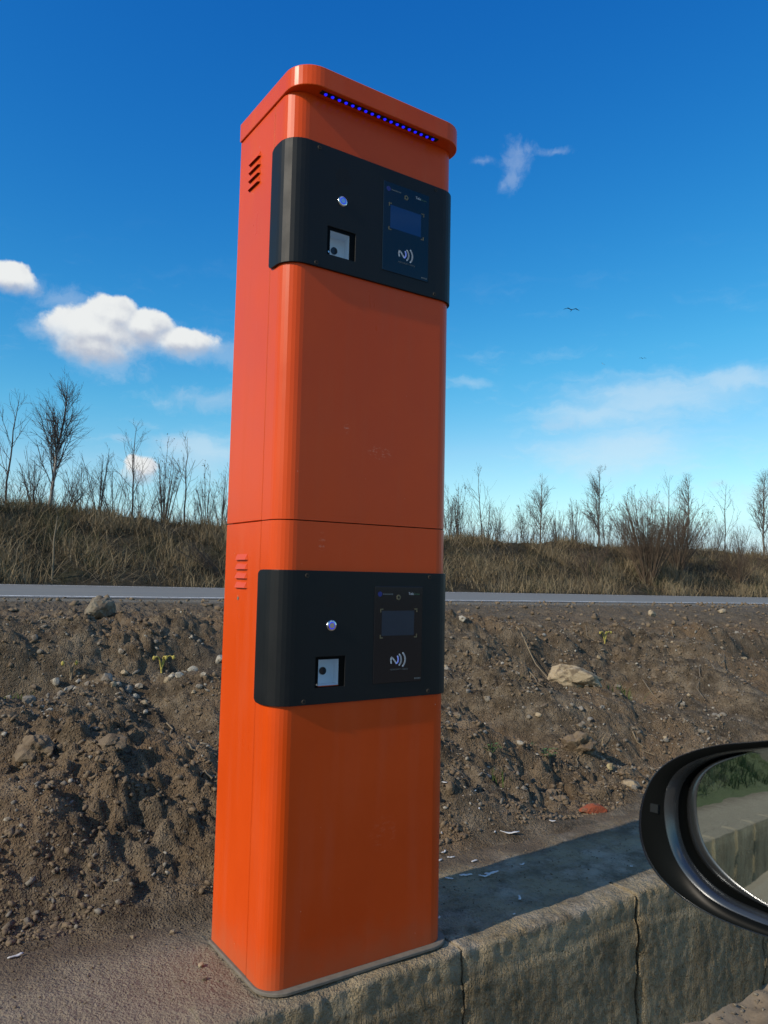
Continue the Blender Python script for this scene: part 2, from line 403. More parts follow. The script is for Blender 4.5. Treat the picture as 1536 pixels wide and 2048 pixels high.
M = dict(paint=mat_paint(), panel=mat_panel(), soil=mat_soil(), concrete=mat_concrete(),
    asphalt=mat_asphalt('road_asphalt'), lane=mat_asphalt('lane_dusty_asphalt', (.19, .155, .115), (.39, .305, .205)),
    marking=mat_marking(), hill=mat_hill(),
    dark=mat_simple('dark_gap', (.012, .008, .006), .9), steel=mat_simple('dusty_steel_plate', (.17, .15, .12), .8, 0.0, spec=.2, scale=60, var=.3),
    glass=mat_simple('black_reader_glass', (.004, .005, .008), .12, spec=.5, var=.05),
    screen=mat_simple('display_glass', (.055, .085, .135), .07, .85, var=.04),
    bracket=mat_simple('tan_print', (.13, .105, .05), .6), print_white=mat_simple('white_print', (.32, .36, .40), .6, emit=(.55, .68, .85, 1), estr=.10),  # white print is given a faint glow by emission
    print_dim=mat_simple('grey_print', (.10, .11, .11), .6), print_green=mat_simple('green_print', (.05, .12, .07), .6),
    blue_logo=mat_simple('blue_print', (.01, .015, .16), .5),
    led=mat_simple('blue_led', (.02, .02, .5), .12, emit=(.010, .010, 1.0, 1), estr=1.05, var=0),
    blue_ring=mat_simple('blue_ring_light', (.02, .02, .4), .3, emit=(.02, .03, 1.0, 1), estr=.6, var=0),
    chrome=mat_simple('polished_steel', (.62, .63, .65), .16, 1.0, var=.04), rust=mat_simple('rusty_screw', (.035, .026, .017), .7, .3),
    chamber=mat_simple('white_scanner_chamber', (.46, .53, .60), .45, emit=(.45, .70, 1.0, 1), estr=.05, var=.05, scale=18),
    lens=mat_simple('dark_lens', (.012, .015, .022), .15),
    mirror_shell=mat_simple('black_gloss_shell', (.006, .008, .014), .12, spec=.4, coat=.5),
    mirror_face=mat_simple('black_plastic', (.0035, .004, .004), .3, spec=.04),
    mirror_lip=mat_simple('black_chrome_lip', (.085, .090, .096), .20, .85, var=.05),
    car_paint=mat_simple('dark_car_paint', (.018, .021, .026), .25, .2, coat=1.0),
    bark_dark=mat_bark('dark_bark', (.040, .032, .027), (.090, .073, .061)), bark_birch=mat_bark('birch_bark', (.22, .20, .175), (.42, .39, .35), True),
    bark_pale=mat_bark('pale_bark', (.12, .105, .085), (.20, .175, .145)), bark_red=mat_bark('reddish_brown_twigs', (.075, .052, .036), (.150, .110, .076)),
    twig_pale=mat_bark('pale_twigs', (.085, .070, .060), (.15, .125, .105)), twig_far=mat_bark('fine_twigs', (.060, .048, .041), (.120, .098, .082)), dead_leaf=mat_simple('withered_leaf', (.050, .032, .024), .9, var=.4),
    straw=mat_grass('dry_grass', [(0, (.042, .032, .017)), (.3, (.088, .066, .036)), (.6, (.170, .128, .073)), (.85, (.275, .214, .130)), (1, (.045, .052, .020))]),
    green=mat_grass('green_grass', [(0, (.020, .042, .008)), (.5, (.045, .085, .016)), (1, (.085, .120, .030))]),
    stone_grey=mat_stone('grey_stone', (.130, .113, .088), (.26, .23, .185)), stone_tan=mat_stone('tan_limestone', (.27, .205, .125), (.44, .355, .235), (.40, .32, .21)),
    stone_pale=mat_stone('pale_stone', (.25, .225, .18), (.40, .365, .30), (.42, .38, .30)), stone_yellow=mat_stone('yellow_stone', (.36, .27, .08), (.50, .40, .16)),
    brick=mat_stone('broken_brick', (.26, .060, .026), (.40, .105, .045), (.34, .085, .04)), clod=mat_stone('soil_clod', (.115, .084, .053), (.225, .170, .110), (.21, .155, .10)),
    scrap=mat_simple('white_shaving', (.62, .60, .56), .7, var=.2, scale=60), dry_stem=mat_simple('dry_stalk', (.19, .15, .095), .8, var=.3),
    flower=mat_simple('yellow_bud', (.42, .34, .07), .7), herb=mat_simple('green_leaf', (.07, .13, .03), .6, var=.3), bird_dark=mat_simple('dark_plumage', (.02, .02, .024), .8), bird_pale=mat_simple('white_plumage', (.6, .6, .58), .8))
def mat_mirror():
    m, nt = new_mat('dusty_mirror_glass'); N = NT(nt); p = N.obj()
    g = N.node('ShaderNodeBsdfGlossy'); g.inputs['Color'].default_value = (.66, .72, .66, 1); g.inputs['Roughness'].default_value = .012
    d = N.node('ShaderNodeBsdfDiffuse'); N.put(d.inputs[0], (.28, .30, .26, 1))
    mx = N.node('ShaderNodeMixShader'); N.put(mx.inputs[0], N.mapr(N.noise(p, 28, 5, .7), .45, .85, .01, .07))
    nt.links.new(g.outputs[0], mx.inputs[1]); nt.links.new(d.outputs[0], mx.inputs[2])
    o = N.node('ShaderNodeOutputMaterial'); nt.links.new(mx.outputs[0], o.inputs[0]); return m
M['mirror'] = mat_mirror()
_perm = np.random.RandomState(11).permutation(256)
_perm = np.concatenate([_perm, _perm, _perm])
_ga = np.random.RandomState(5).rand(256) * 2 * np.pi
_gx, _gy = np.cos(_ga), np.sin(_ga)

def perlin(x, y, seed=0):
    x = np.asarray(x, float) + seed * 17.31; y = np.asarray(y, float) + seed * 9.73
    xi = np.floor(x).astype(int); yi = np.floor(y).astype(int)
    xf = x - xi; yf = y - yi
    u = xf * xf * xf * (xf * (xf * 6 - 15) + 10); v = yf * yf * yf * (yf * (yf * 6 - 15) + 10)
    def g(ix, iy, dx, dy):
        h = _perm[_perm[ix & 255] + (iy & 255)]
        return _gx[h] * dx + _gy[h] * dy
    a = g(xi, yi, xf, yf); b = g(xi + 1, yi, xf - 1, yf)
    c = g(xi, yi + 1, xf, yf - 1); d = g(xi + 1, yi + 1, xf - 1, yf - 1)
    return (a + u * (b - a) + v * ((c + u * (d - c)) - (a + u * (b - a)))) * 1.5

def fbm(x, y, o=4, seed=0, gain=0.5):
    s = 0; a = 1
    for i in range(o):
        s = s + a * perlin(x, y, seed + i); x = x * 2.03; y = y * 2.03; a *= gain
    return s

def billow(x, y, o=3, seed=0):
    s = 0; a = 1
    for i in range(o):
        s = s + a * np.abs(perlin(x, y, seed + i)); x = x * 2.1; y = y * 2.1; a *= 0.5
    return s

def cells(x, y, seed=0):
    """broken clods: height of the nearest jittered cell, with its own tilt, and creases between cells"""
    x = np.asarray(x, float) + seed * 3.7; y = np.asarray(y, float) + seed * 5.1
    xi = np.floor(x).astype(int); yi = np.floor(y).astype(int)
    f1 = np.full(x.shape, 9.); f2 = np.full(x.shape, 9.); h1 = np.zeros(x.shape)
    for i in (-1, 0, 1):
        for j in (-1, 0, 1):
            k = _perm[_perm[(xi + i) & 255] + ((yi + j) & 255)]
            cx = xi + i + _ga[k] / 6.283; cy = yi + j + _ga[(k + 71) & 255] / 6.283
            dx, dy = x - cx, y - cy; d = np.hypot(dx, dy)
            hh = _ga[(k + 133) & 255] / 6.283 + .55 * (_gx[(k + 29) & 255] * dx + _gy[(k + 29) & 255] * dy)
            near = d < f1
            f2 = np.where(near, f1, np.minimum(f2, d)); h1 = np.where(near, hh, h1); f1 = np.where(near, d, f1)
    return h1 * np.clip((f2 - f1) * 3.0, 0, 1) ** .5

def smooth(a, b, x):
    t = np.clip((np.asarray(x, float) - a) / (b - a), 0, 1)
    return t * t * (3 - 2 * t)

ISLAND_Z = -0.011
ROAD_Y0, ROAD_Y1 = 5.2, 11.0

def road_z(x):
    return 0.655 - 0.0075 * np.clip(np.asarray(x, float), -40, 60)

def island_z(x, y):
    return ISLAND_Z + 0.0035 * fbm(np.asarray(x) * 6, np.asarray(y) * 6, 3, 3) + 0.0016 * perlin(np.asarray(x) * 45, np.asarray(y) * 45, 8)

def bank_smooth(x, y):
    x = np.asarray(x, float); y = np.asarray(y, float)
    cz = np.interp(x, [-12, -3, 1.2, 2.9, 4.5, 6.6, 9, 14, 40], [.66, .64, .63, .565, .50, .40, .36, .38, .40])
    yb = 0.49 + 0.05 * perlin(x * 1.3, x * 0, 21)
    left = 1 - smooth(0.2, 1.6, x)
    t = np.clip((y - yb) / (2.35 - yb), 0, 1)
    pl = np.interp(t, [0, .06, .16, .34, .52, .74, .86, .95, 1], [0, .05, .22, .44, .56, .68, .86, .97, 1])
    pr = np.interp(t, [0, .10, .24, .40, .58, .72, .86, .95, 1], [0, .05, .20, .40, .50, .62, .82, .95, 1])
    z = cz * (pl * left + pr * (1 - left))
    z = np.where(y < yb, (y - yb) * 0.25, z)
    k = smooth(2.3, 4.5, y)
    z = z * (1 - k) + (road_z(x) - 0.005) * k
    return z

def bank_z(x, y):
    x = np.asarray(x, float); y = np.asarray(y, float)
    z = bank_smooth(x, y)
    yb = 0.5
    face = smooth(yb - .08, yb + .25, y) * (1 - 0.72 * smooth(2.2, 2.9, y))
    face = face * (1 - 0.95 * smooth(3.6, 4.4, y))
    right = smooth(0.6, 1.4, x)
    # bucket furrows running down the slope
    a = (x + 0.85 * y); b = (y - 0.85 * x)
    fur = (np.abs(perlin(a * 2.2, b * 0.55, 31)) - .3) * 0.14
    fur2 = (np.abs(perlin(a * 5.5, b * 1.2, 33)) - .3) * 0.03
    big = 0.085 * fbm(x * 1.6, y * 1.6, 2, 41)
    wx = x + .03 * perlin(x * 9, y * 9, 55); wy = y + .03 * perlin(x * 9, y * 9, 57)
    cl1 = (billow(x * 4.2, y * 4.2, 2, 51) - .45) * 0.050
    cl2 = (billow(x * 12, y * 12, 3, 61) - .5) * 0.020 + (cells(wx * 9, wy * 9, 61) - .4) * .034 * (.35 + .65 * smooth(-.1, .3, perlin(x * 1.9, y * 1.9, 63)))
    cl3 = (billow(x * 34, y * 34, 2, 71) - .45) * 0.008 + (cells(wx * 24, wy * 24, 71) - .4) * .023 + (cells(wx * 55, wy * 55, 73) - .4) * .008
    rough = 0.55 + 0.75 * smooth(-.3, .45, fbm(x * 1.1, y * 1.1, 2, 91))
    z = z + face * (big + fur * (0.45 + .55 * right) + fur2 + rough * (cl1 + cl2 + cl3))
    # eroded gully beside the terminal, to its left
    gx = 0.38 - 0.10 * (y - 1.0)
    z = z - 0.09 * np.exp(-((x - gx) / .11) ** 2) * smooth(.62, .9, y) * (1 - smooth(1.5, 2.0, y))
    # overhanging scarp just below the crest
    z = z - 0.15 * np.exp(-((y - 2.02 - .07 * perlin(x * 2, 0 * x, 77)) / .115) ** 2) * np.maximum(smooth(-.25, .2, fbm(x * 1.5, 0 * x, 2, 79)), .75 * smooth(1.0, .5, x))
    fine = (billow(x * 18, y * 18, 3, 81) - .5) * 0.02
    z = z + smooth(2.3, 3.0, y) * (1 - smooth(3.9, 4.5, y)) * fine * 1.5
    rut = 0.026 * fbm(x * 1.2, y * 3.5, 3, 95)
    z = z + smooth(2.3, 3.0, y) * (1 - smooth(3.8, 4.5, y)) * rut
    return z

def hill_z(x, y):
    x = np.asarray(x, float); y = np.asarray(y, float)
    r = road_z(x) - 0.03
    top = 2.0 + 0.12 * fbm(x * 0.35, y * 0.35, 2, 101) + .12 * np.exp(-((x - 1.0) / 2.2) ** 2)
    yy = 15.6 + 0.35 * perlin(x * .4, x * 0, 103)
    t = np.clip((y - 11.15) / (yy - 11.15), 0, 1)
    p = np.interp(t, [0, .12, .4, .75, .92, 1], [0, .05, .36, .80, .97, 1])
    z = r + (top - r) * p
    z = z + smooth(11.3, 12, y) * (0.09 * fbm(x * 1.3, y * 1.3, 3, 107) + .05 * (billow(x * 3, y * 3, 2, 109) - .4))
    return z
# ------------------------------------------------------------------ setting: ground, lane, road, banks
def sheet(name, x0, x1, y0, y1, zf, nx, ny, mat, kind='structure', smooth=False):
    X, Y = np.meshgrid(np.linspace(x0, x1, nx), np.linspace(y0, y1, ny))
    return tag(link(name, grid_mesh(name, X, Y, zf(X, Y), smooth), mat), kind=kind)
LANE_Z = -0.466
def lane_z(x, y):
    k = smooth(-.55, -.06, y)
    return LANE_Z + .004 * fbm(x * 9, y * 9, 3, 13) + k * (.035 + .022 * fbm(x * 5, y * 7, 3, 14))
sheet('ground', -400, 400, -400, 400, lambda x, y: 0 * x - .62, 3, 3, M['hill'])
X, Y = np.meshgrid(np.concatenate([np.linspace(-30, -.4, 50), np.linspace(-.35, 3, 270), np.linspace(3.1, 30, 60)]),
                   np.concatenate([np.linspace(-45, -.8, 20), np.linspace(-.75, -.03, 50)]))
tag(link('lane', grid_mesh('lane', X, Y, lane_z(X, Y)), M['lane']), kind='structure')

xs = np.concatenate([np.linspace(-12, -1.05, 130), np.linspace(-1, 3.0, 445)[0:], np.linspace(3.015, 8.0, 250), np.linspace(8.1, 42, 200)])
ys = np.concatenate([np.linspace(.40, 2.5, 234), np.linspace(2.52, 5.24, 100)])
X, Y = np.meshgrid(xs, ys)
tag(link('soil_bank', grid_mesh('soil_bank', X, Y, bank_z(X, Y)), M['soil']), kind='structure')

sheet('road', -40, 70, ROAD_Y0, ROAD_Y1 + .4, lambda x, y: road_z(x) - .002 * 0, 111, 4, M['asphalt'])
sheet('road_marking', -40, 70, 5.40, 5.56, lambda x, y: road_z(x) + .004, 111, 2, M['marking'])
sheet('road_marking', -40, 70, 10.62, 10.74, lambda x, y: road_z(x) + .004, 111, 2, M['marking'])
xs = np.concatenate([np.linspace(-14, 0, 60), np.linspace(.15, 32, 300), np.linspace(32.5, 60, 60)])
ys = np.concatenate([np.linspace(11.0, 16.6, 70), np.linspace(16.9, 26, 20), [40, 70, 120]])
X, Y = np.meshgrid(xs, ys)
Z = hill_z(X, Y) - .05 * smooth(11.3, 11, Y)
Z = Z - .9 * smooth(22, 70, Y)
tag(link('grass_bank', grid_mesh('grass_bank', X, Y, Z, True), M['hill']), kind='structure')

# island slab and the row of concrete kerb blocks that hold it
xs = np.concatenate([np.linspace(-12, -.9, 80), np.linspace(-.88, 2.6, 350), np.linspace(2.65, 24, 120)])
X, Y = np.meshgrid(xs, np.linspace(.05, .72, 60))
tag(link('traffic_island', grid_mesh('traffic_island', X, Y, island_z(X, Y)), M['concrete']), kind='structure')
def kerb_block(x0, x1, fine):
    st = .0085 if fine else .05
    nx = max(4, int((x1 - x0) / st))
    xs = np.linspace(x0, x1, nx)
    yt = np.linspace(.05, -.033, 12 if fine else 4)
    zt = np.linspace(-.012, -.50, 56 if fine else 10)
    prof = [(y, 0.0, 0, 1) for y in yt] + [(-.0400, -.0015, .5, .8), (-.0455, -.006, .9, .45)] + [(-.047, z - 0, 1, 0) for z in zt]
    P = np.array(prof); n = len(P)
    XX = np.repeat(xs[None, :], n, 0); Y0 = np.repeat(P[:, 0:1], nx, 1); Z0 = np.repeat(P[:, 1:2], nx, 1)
    wy = np.repeat(P[:, 2:3], nx, 1); wz = np.repeat(P[:, 3:4], nx, 1)
    top = island_z(XX, Y0)
    d = .004 * fbm(XX * 4, Z0 * 4, 3, 201) + .0018 * (billow(XX * 34, Z0 * 20, 2, 203) - .45) + .0014 * perlin(XX * 58, Z0 * 40, 205)
    s = XX
    edge = np.exp(-((Z0 + .010) / .026) ** 2)
    chip = edge * (.022 * np.clip(fbm(XX * 8, 0 * XX, 3, 207) - .15, 0, 1) + .010 * np.clip(perlin(XX * 30, Z0 * 20, 209), 0, 1))
    e2 = np.minimum(XX - x0, x1 - XX)
    chip = chip + .009 * np.exp(-(e2 / .018) ** 2) * (wy > .5) * (.5 + perlin(Z0 * 14, XX * 4, 211))
    # horizontal ledge: the lower face stands a little proud
    ledge = .010 * smooth(-.085, -.10, Z0 + .02 * perlin(XX * 3, 0 * XX, 213))
    YY = Y0 + wy * (-d - ledge * .6 + chip)
    k = smooth(.0, -.035, Y0) * (wz > 0)
    ZZ = top + Z0 - wz * k * .9 * np.clip(chip * .9 + .004 * np.abs(perlin(XX * 40, Y0 * 40, 215)), 0, 1)
    me = grid_mesh('kerb_block', XX, YY, ZZ)
    # end faces give the joints their depth
    bm = bmesh.new(); bm.from_mesh(me)
    bm.verts.ensure_lookup_table()
    allv = list(bm.verts)
    for col in (0, nx - 1):
        vs = [allv[r * nx + col] for r in range(n)]
        b0 = bm.verts.new((vs[0].co.x, .05, vs[-1].co.z))
        try: bm.faces.new(vs + [b0])
        except ValueError: pass
    bm.normal_update(); bm.to_mesh(me); bm.free()
    return me
kerb = empty('concrete_kerb', (0.5, -.05, LANE_Z), 'low weathered wall of concrete kerb blocks along the edge of the island under the orange terminal', 'kerb')
joints = [-12.0 + .0]
jx = [round(.5026 + .643 * k, 4) for k in range(-19, 38)]
for a, b in zip(jx[:-1], jx[1:]):
    fine = -.9 < a < 2.2
    g = .006 if abs(b - 1.1456) < .02 else .0006 if abs(b + .1404) < .02 else .003
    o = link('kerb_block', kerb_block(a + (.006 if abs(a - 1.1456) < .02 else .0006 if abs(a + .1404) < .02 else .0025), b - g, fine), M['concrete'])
    o.parent = kerb; o.location = (-.5, .05, -LANE_Z)
sheet('kerb_backing', -12, 24, .048, .049, lambda x, y: np.where(y > .0485, -.03, -.55), 3, 2, M['dark'])

# ------------------------------------------------------------------ the parking terminal
KW, KD, KR, KS = .4852, .2915, .0458, .0875
SEG = 8
def front_outline(off=0.0, s=KS, w=KW, r=KR, seg=SEG, y0=0.0, x0=0.0, yend=None):
    """U-shaped outline: left side end -> left corner -> front -> right corner -> right side end, offset outwards"""
    pts = [(x0 - off, s)]
    rr = r + off
    cy = y0 - off + rr
    for i in range(seg + 1):
        a = math.pi + (math.pi / 2) * i / seg
        pts.append((x0 - off + rr + rr * math.cos(a), cy + rr * math.sin(a)))
    for i in range(seg + 1):
        a = 1.5 * math.pi + (math.pi / 2) * i / seg
        pts.append((x0 + w + off - rr + rr * math.cos(a), cy + rr * math.sin(a)))
    pts.append((x0 + w + off, s))
    return pts
kiosk = empty('parking_terminal', (0, 0, 0), 'tall orange two-level parking payment terminal with two black reader panels', 'parking terminal')
def kpart(name, V, F, mat, parent=None, smooth=False):
    return link(name, mesh(name, V, F, smooth), mat, parent or kiosk)
# base plate
bp = front_outline(.0165, s=KD + .004, seg=10, x0=.0105, w=KW - .0105)
bevel(kpart('base_plate', *prism(bp, -.0085, -.0005), M['steel']), .0015, 1)
# dark core added to block light through the panel gaps
kpart('inner_frame', *box(.012, KW - .012, .05, KD - .01, .001, 1.999), M['dark'])
TP = .0065
for lvl in (0, 1):
    zb, zt = (0.0, .9990) if lvl == 0 else (1.0014, 2.0)
    P0 = 0.0 if lvl == 0 else .9975
    # rear cabinet, with louvre openings punched in its left side
    cab = kpart('cabinet', *box(0, KW, KS + .0030, KD, zb, zt), M['paint'])
    LZ = [P0 + z for z in (.9107, .8885, .8669, .8445)]
    LY0, LY1 = (.1555, .2215) if lvl == 0 else (.163, .229)
    cut(cab, [mesh('c', *box(-.02, .012 - .002, LY0 + .004, LY1 - .004, z + .0006, z + .0085)) for z in LZ])
    bevel(cab, .0012, 1)
    for z in LZ:
        h, pr = .0135, .0062
        # pressed hood: sloping top, curved ends, open underneath
        V = [(0, LY0, z), (0, LY1, z), (0, LY0 + .004, z + h), (0, LY1 - .004, z + h), (-pr, LY0 + .005, z), (-pr, LY1 - .005, z),
             (-pr * .55, LY0 + .0045, z + h * .55), (-pr * .55, LY1 - .0045, z + h * .55)]
        F = [(4, 5, 7, 6), (6, 7, 3, 2), (0, 4, 6), (0, 6, 2), (5, 1, 7), (7, 1, 3)]
        lv = kpart('louvre', V, F, M['paint'])
        sm = lv.modifiers.new('thick', 'SOLIDIFY'); sm.thickness = .0009; sm.offset = 0
    # front cover, wrapping both corners
    cov = kpart('front_cover', *prism(front_outline(0, s=KS), zb + (.0 if lvl == 0 else .0), zt), M['paint'])
    HX0, HX1, HZ0, HZ1 = .0985, .1755, P0 + .6275, P0 + .6955
    cut(cov, [mesh('c', *box(HX0 + .003, HX1 - .003, -.05, .040, HZ0 + .003, HZ1 - .003))])
    # black fascia panel following the corners
    z0, z1 = P0 + .5915, P0 + .8885
    o_out, o_in = front_outline(TP, s=KS - .002), front_outline(.0003, s=KS - .002)
    # finer columns at both ends for the rounded panel corners
    def refine(o):
        a, b = np.array(o[0]), np.array(o[1])
        ends = [a + (b - a) * t for t in (0, .05, .13, .24, .40, .7)]
        a2, b2 = np.array(o[-1]), np.array(o[-2])
        ends2 = [a2 + (b2 - a2) * t for t in (.7, .40, .24, .13, .05, 0)]
        return [tuple(e) for e in ends] + list(o[1:-1]) + [tuple(e) for e in ends2]
    oo, oi = refine(o_out), refine(o_in)
    rd = [.011, .0068, .0038, .0017, .0004, 0]
    ins = rd + [0] * (len(oo) - 12) + rd[::-1]
    V, F = [], []
    n = len(oo)
    for (x, y), (xi, yi), q in zip(oo, oi, ins):
        V += [(x, y, z0 + q), (x, y, z1 - q), (xi, yi, z0 + q), (xi, yi, z1 - q)]
    for i in range(n - 1):
        a, b = 4 * i, 4 * (i + 1)
        F += [(a, b, b + 1, a + 1), (a + 2, a + 3, b + 3, b + 2), (a + 1, b + 1, b + 3, a + 3), (a, a + 2, b + 2, b)]
    F += [(0, 1, 3, 2), (4 * n - 4, 4 * n - 2, 4 * n - 1, 4 * n - 3)]
    pan = kpart('fascia_panel', V, F, M['panel'])
    cut(pan, [mesh('c', *box(HX0, HX1, -.05, .02, HZ0, HZ1))])
    bevel(pan, .0012, 2)
    # recessed scanner: bezel, lit white chamber, lens
    sc = kpart('scanner_bezel', *box(HX0 + .0004, HX1 - .0004, -.0035, .0008, HZ0 + .0004, HZ1 - .0004), M['mirror_face'])
    WX0, WX1, WZ0, WZ1 = .1075, .1622, P0 + .6292, P0 + .6893
    cut(sc, [mesh('c', *box(WX0, WX1, -.05, .05, WZ0, WZ1))])
    d0, d1 = .0008, .036
    V = [(WX0, d0, WZ0), (WX1, d0, WZ0), (WX1, d0, WZ1), (WX0, d0, WZ1), (WX0 - .008, d1, WZ0 - .001), (WX1 + .008, d1, WZ0 - .001), (WX1 + .008, d1, WZ1 + .002), (WX0 - .008, d1, WZ1 + .002)]
    V = [(min(max(x, .1018), .1722), y, min(max(z, HZ0 + .0033), HZ1 - .0033)) for x, y, z in V]
    kpart('scanner_chamber', V, [(4, 5, 6, 7), (0, 1, 5, 4), (1, 2, 6, 5), (2, 3, 7, 6), (3, 0, 4, 7)], M['chamber'])
    def disc(cx, cz, r, y0, y1, n=20, r1=None):
        return prism_y([(cx + r * math.cos(2 * math.pi * i / n), cz + r * math.sin(2 * math.pi * i / n)) for i in range(n)], y0, y1)
    def prism_y(o, y0, y1):
        n = len(o)
        V = [(x, y0, z) for x, z in o] + [(x, y1, z) for x, z in o]
        F = [tuple(range(n)), tuple(range(n, 2 * n))[::-1]] + [(i, n + i, n + (i + 1) % n, (i + 1) % n) for i in range(n)]
        return V, F
    kpart('scanner_lens', *disc(.1405, P0 + .6592, .0088, .033, .0358), M['lens'])
    kpart('scanner_indicator', *disc(.1042, P0 + .6346, .0022, -.0045, -.0035, 10), M['chrome'])
    # call button
    bx, bz = .1368, P0 + .7652
    def ring(cx, cz, r0, r1, y0, y1, n=28):
        V, F = [], []
        for i in range(n):
            a = 2 * math.pi * i / n; c_, s_ = math.cos(a), math.sin(a)
            V += [(cx + r0 * c_, y0, cz + r0 * s_), (cx + r1 * c_, y0, cz + r1 * s_), (cx + (r1 + .0008) * c_, y1, cz + (r1 + .0008) * s_)]
        for i in range(n):
            a, b = 3 * i, 3 * ((i + 1) % n)
            F += [(a, a + 1, b + 1, b), (a + 1, a + 2, b + 2, b + 1)]
        return V, F
    btn = kpart('call_button', *disc(bx, bz, .0062, -TP - .0036, -TP, 20), M['chrome'])
    kpart('button_ring', *ring(bx, bz, .0082, .0118, -TP - .0030, -TP + .0002), M['chrome'], btn, True)
    kpart('button_light', *ring(bx, bz, .0060, .0084, -TP - .0026, -TP + .0002), M['blue_ring'], btn)
    # loudspeaker perforation
    V, F = [], []
    sx, sz, hr, hs_ = .1385, P0 + .8255, .00135, .0052
    for r in range(-5, 6):
        for q in range(-5, 6):
            hx = (q + .5 * (r & 1)) * hs_; hz = r * hs_ * .87
            if math.hypot(hx, hz) > .0225: continue
            v, f = disc(sx + hx, sz + hz, hr, -TP - .0002, -TP + .0005, 6)
            F += [tuple(i + len(V) for i in g_) for g_ in f]; V += v
    tag(kpart('speaker_perforation', V, F, M['dark']), kind='stuff')
    V, F = [], []
    for hx in (-.002, .0022): 
        v, f = disc(.1368 + hx, P0 + .7315, .0011, -TP - .0002, -TP + .0005, 6); F += [tuple(i + len(V) for i in g_) for g_ in f]; V += v
    kpart('microphone_hole', V, F, M['dark'])
    for (x, z) in ((.0715, P0 + .8765), (.4145, P0 + .8785), (.4152, P0 + .6015), (.0715, P0 + .5995)):
        sw = kpart('screw', *ring(x, z, .0022, .0046, -TP - .0012, -TP + .0002, 16), M['rust'])
        kpart('screw_socket', *disc(x, z, .0023, -TP - .0007, -TP, 6), M['dark'], sw)
    # reader panel with display, symbol and print
    RX0, RX1, RZ0, RZ1 = .2520, .3925, P0 + .6272, P0 + .8545
    rp = kpart('reader_panel', *box(RX0, RX1, -TP - .0016, -TP + .0005, RZ0, RZ1), M['glass'])
    bevel(rp, .0008, 1)
    Y1 = -TP - .0016
    def flat(name, polys, mat, y=.0003):
        V, F = [], []
        for o in polys:
            v, f = prism_y(o, Y1 - y, Y1 + .0001); F += [tuple(i + len(V) for i in g_) for g_ in f]; V += v
        return kpart(name, V, F, mat, rp)
    def rect(x0, x1, z0, z1): return [(x0, z0), (x1, z0), (x1, z1), (x0, z1)]
    flat('display', [rect(.2730, .3672, P0 + .7385, P0 + .7972)], M['screen'])
    L_, t_ = .0085, .0026
    for (x, z, a, b) in ((.2683, .8021, 1, -1), (.3767, .8021, -1, -1), (.3767, .7324, -1, 1), (.2683, .7324, 1, 1)):
        z += P0
        o = [(x, z), (x + a * L_, z), (x + a * L_, z + b * t_), (x + a * t_, z + b * t_), (x + a * t_, z + b * L_), (x, z + b * L_)]
        if a * b < 0: o = o[::-1]
        flat('display_corner', [o], M['bracket'])
    v, f = ring(.3205, P0 + .829, .0028, .0056, Y1 - .0004, Y1, 20); kpart('sensor_ring', v, f, M['bracket'], rp)
    v, f = disc(.2665, P0 + .8366, .0062, Y1 - .0003, Y1, 12); kpart('round_logo', v, f, M['blue_logo'], rp)
    def stroke(pts, w):
        """ribbon polygons along a polyline with round ends"""
        out = []
        pts = [np.array(q) for q in pts]
        for a, b in zip(pts[:-1], pts[1:]):
            t = (b - a) / np.linalg.norm(b - a); nn = np.array([-t[1], t[0]]) * w / 2
            cap = lambda c, s0: [tuple(c + w / 2 * (math.cos(th) * (t * s0) + math.sin(th) * (np.array([-t[1], t[0]]) * s0))) for th in np.linspace(-math.pi / 2, math.pi / 2, 6)]
            o = cap(b, 1) + cap(a, -1)
            out.append(o)
        return out
    def Z(pts): return [(x, P0 + z) for x, z in pts]
    sy = []
    sy += stroke(Z([(.3022, .6738), (.3012, .6800), (.3026, .6872), (.3060, .6858), (.3120, .6790), (.3172, .6728)]), .0036)
    flat('contactless_symbol', sy, M['print_white'])
    flat('contactless_symbol', stroke(Z([(.3172, .6728), (.3206, .6748), (.3226, .6800), (.3222, .6850), (.3205, .6892)]), .0036), mat_simple('blue_white_print', (.25, .32, .55), .6, emit=(.2, .3, 1, 1), estr=.22) if lvl == 0 else bpy.data.materials['blue_white_print'], .0004)  # bluish stroke of the symbol, brightened by added emission
    for (cx, r_) in ((.0, .0165), (.0078, .0205)):
        pts = [(.3155 + cx + r_ * math.cos(a) * .95, .6810 + r_ * math.sin(a)) for a in np.linspace(-.85, .85, 9)]
        flat('contactless_arc', stroke(Z(pts), .0038), M['print_white'])
    def text(name, s, x, z, size, mat):
        cu = bpy.data.curves.new(name, 'FONT'); cu.body = s; cu.size = size; cu.extrude = .0001
        o = bpy.data.objects.new(name, cu); COL.objects.link(o); cu.materials.append(mat); o.parent = rp
        dg = bpy.context.evaluated_depsgraph_get(); me = bpy.data.meshes.new_from_object(o.evaluated_get(dg)); bpy.data.objects.remove(o)
        o = bpy.data.objects.new(name, me); COL.objects.link(o); o.parent = rp
        o.rotation_euler = (math.pi / 2, 0, 0); o.location = (x, Y1 - .0003, z); return o
    text('caption_lettering', '\u043f\u0440\u0438\u043b\u043e\u0436\u0438\u0442\u0435 \u043a\u0430\u0440\u0442\u0443', .2990, P0 + .6568, .0062, M['print_dim'])
    text('brand_lettering', 'Tele', .3492, P0 + .8350, .0092, M['print_white'])
    text('brand_lettering', 'Green', .3640, P0 + .8350, .0074, M['print_green'])
    flat('fine_print', [rect(.2755 + .0042 * i, .2755 + .0042 * i + .0032, P0 + .8350, P0 + .8380) for i in range(7)], M['print_dim'])
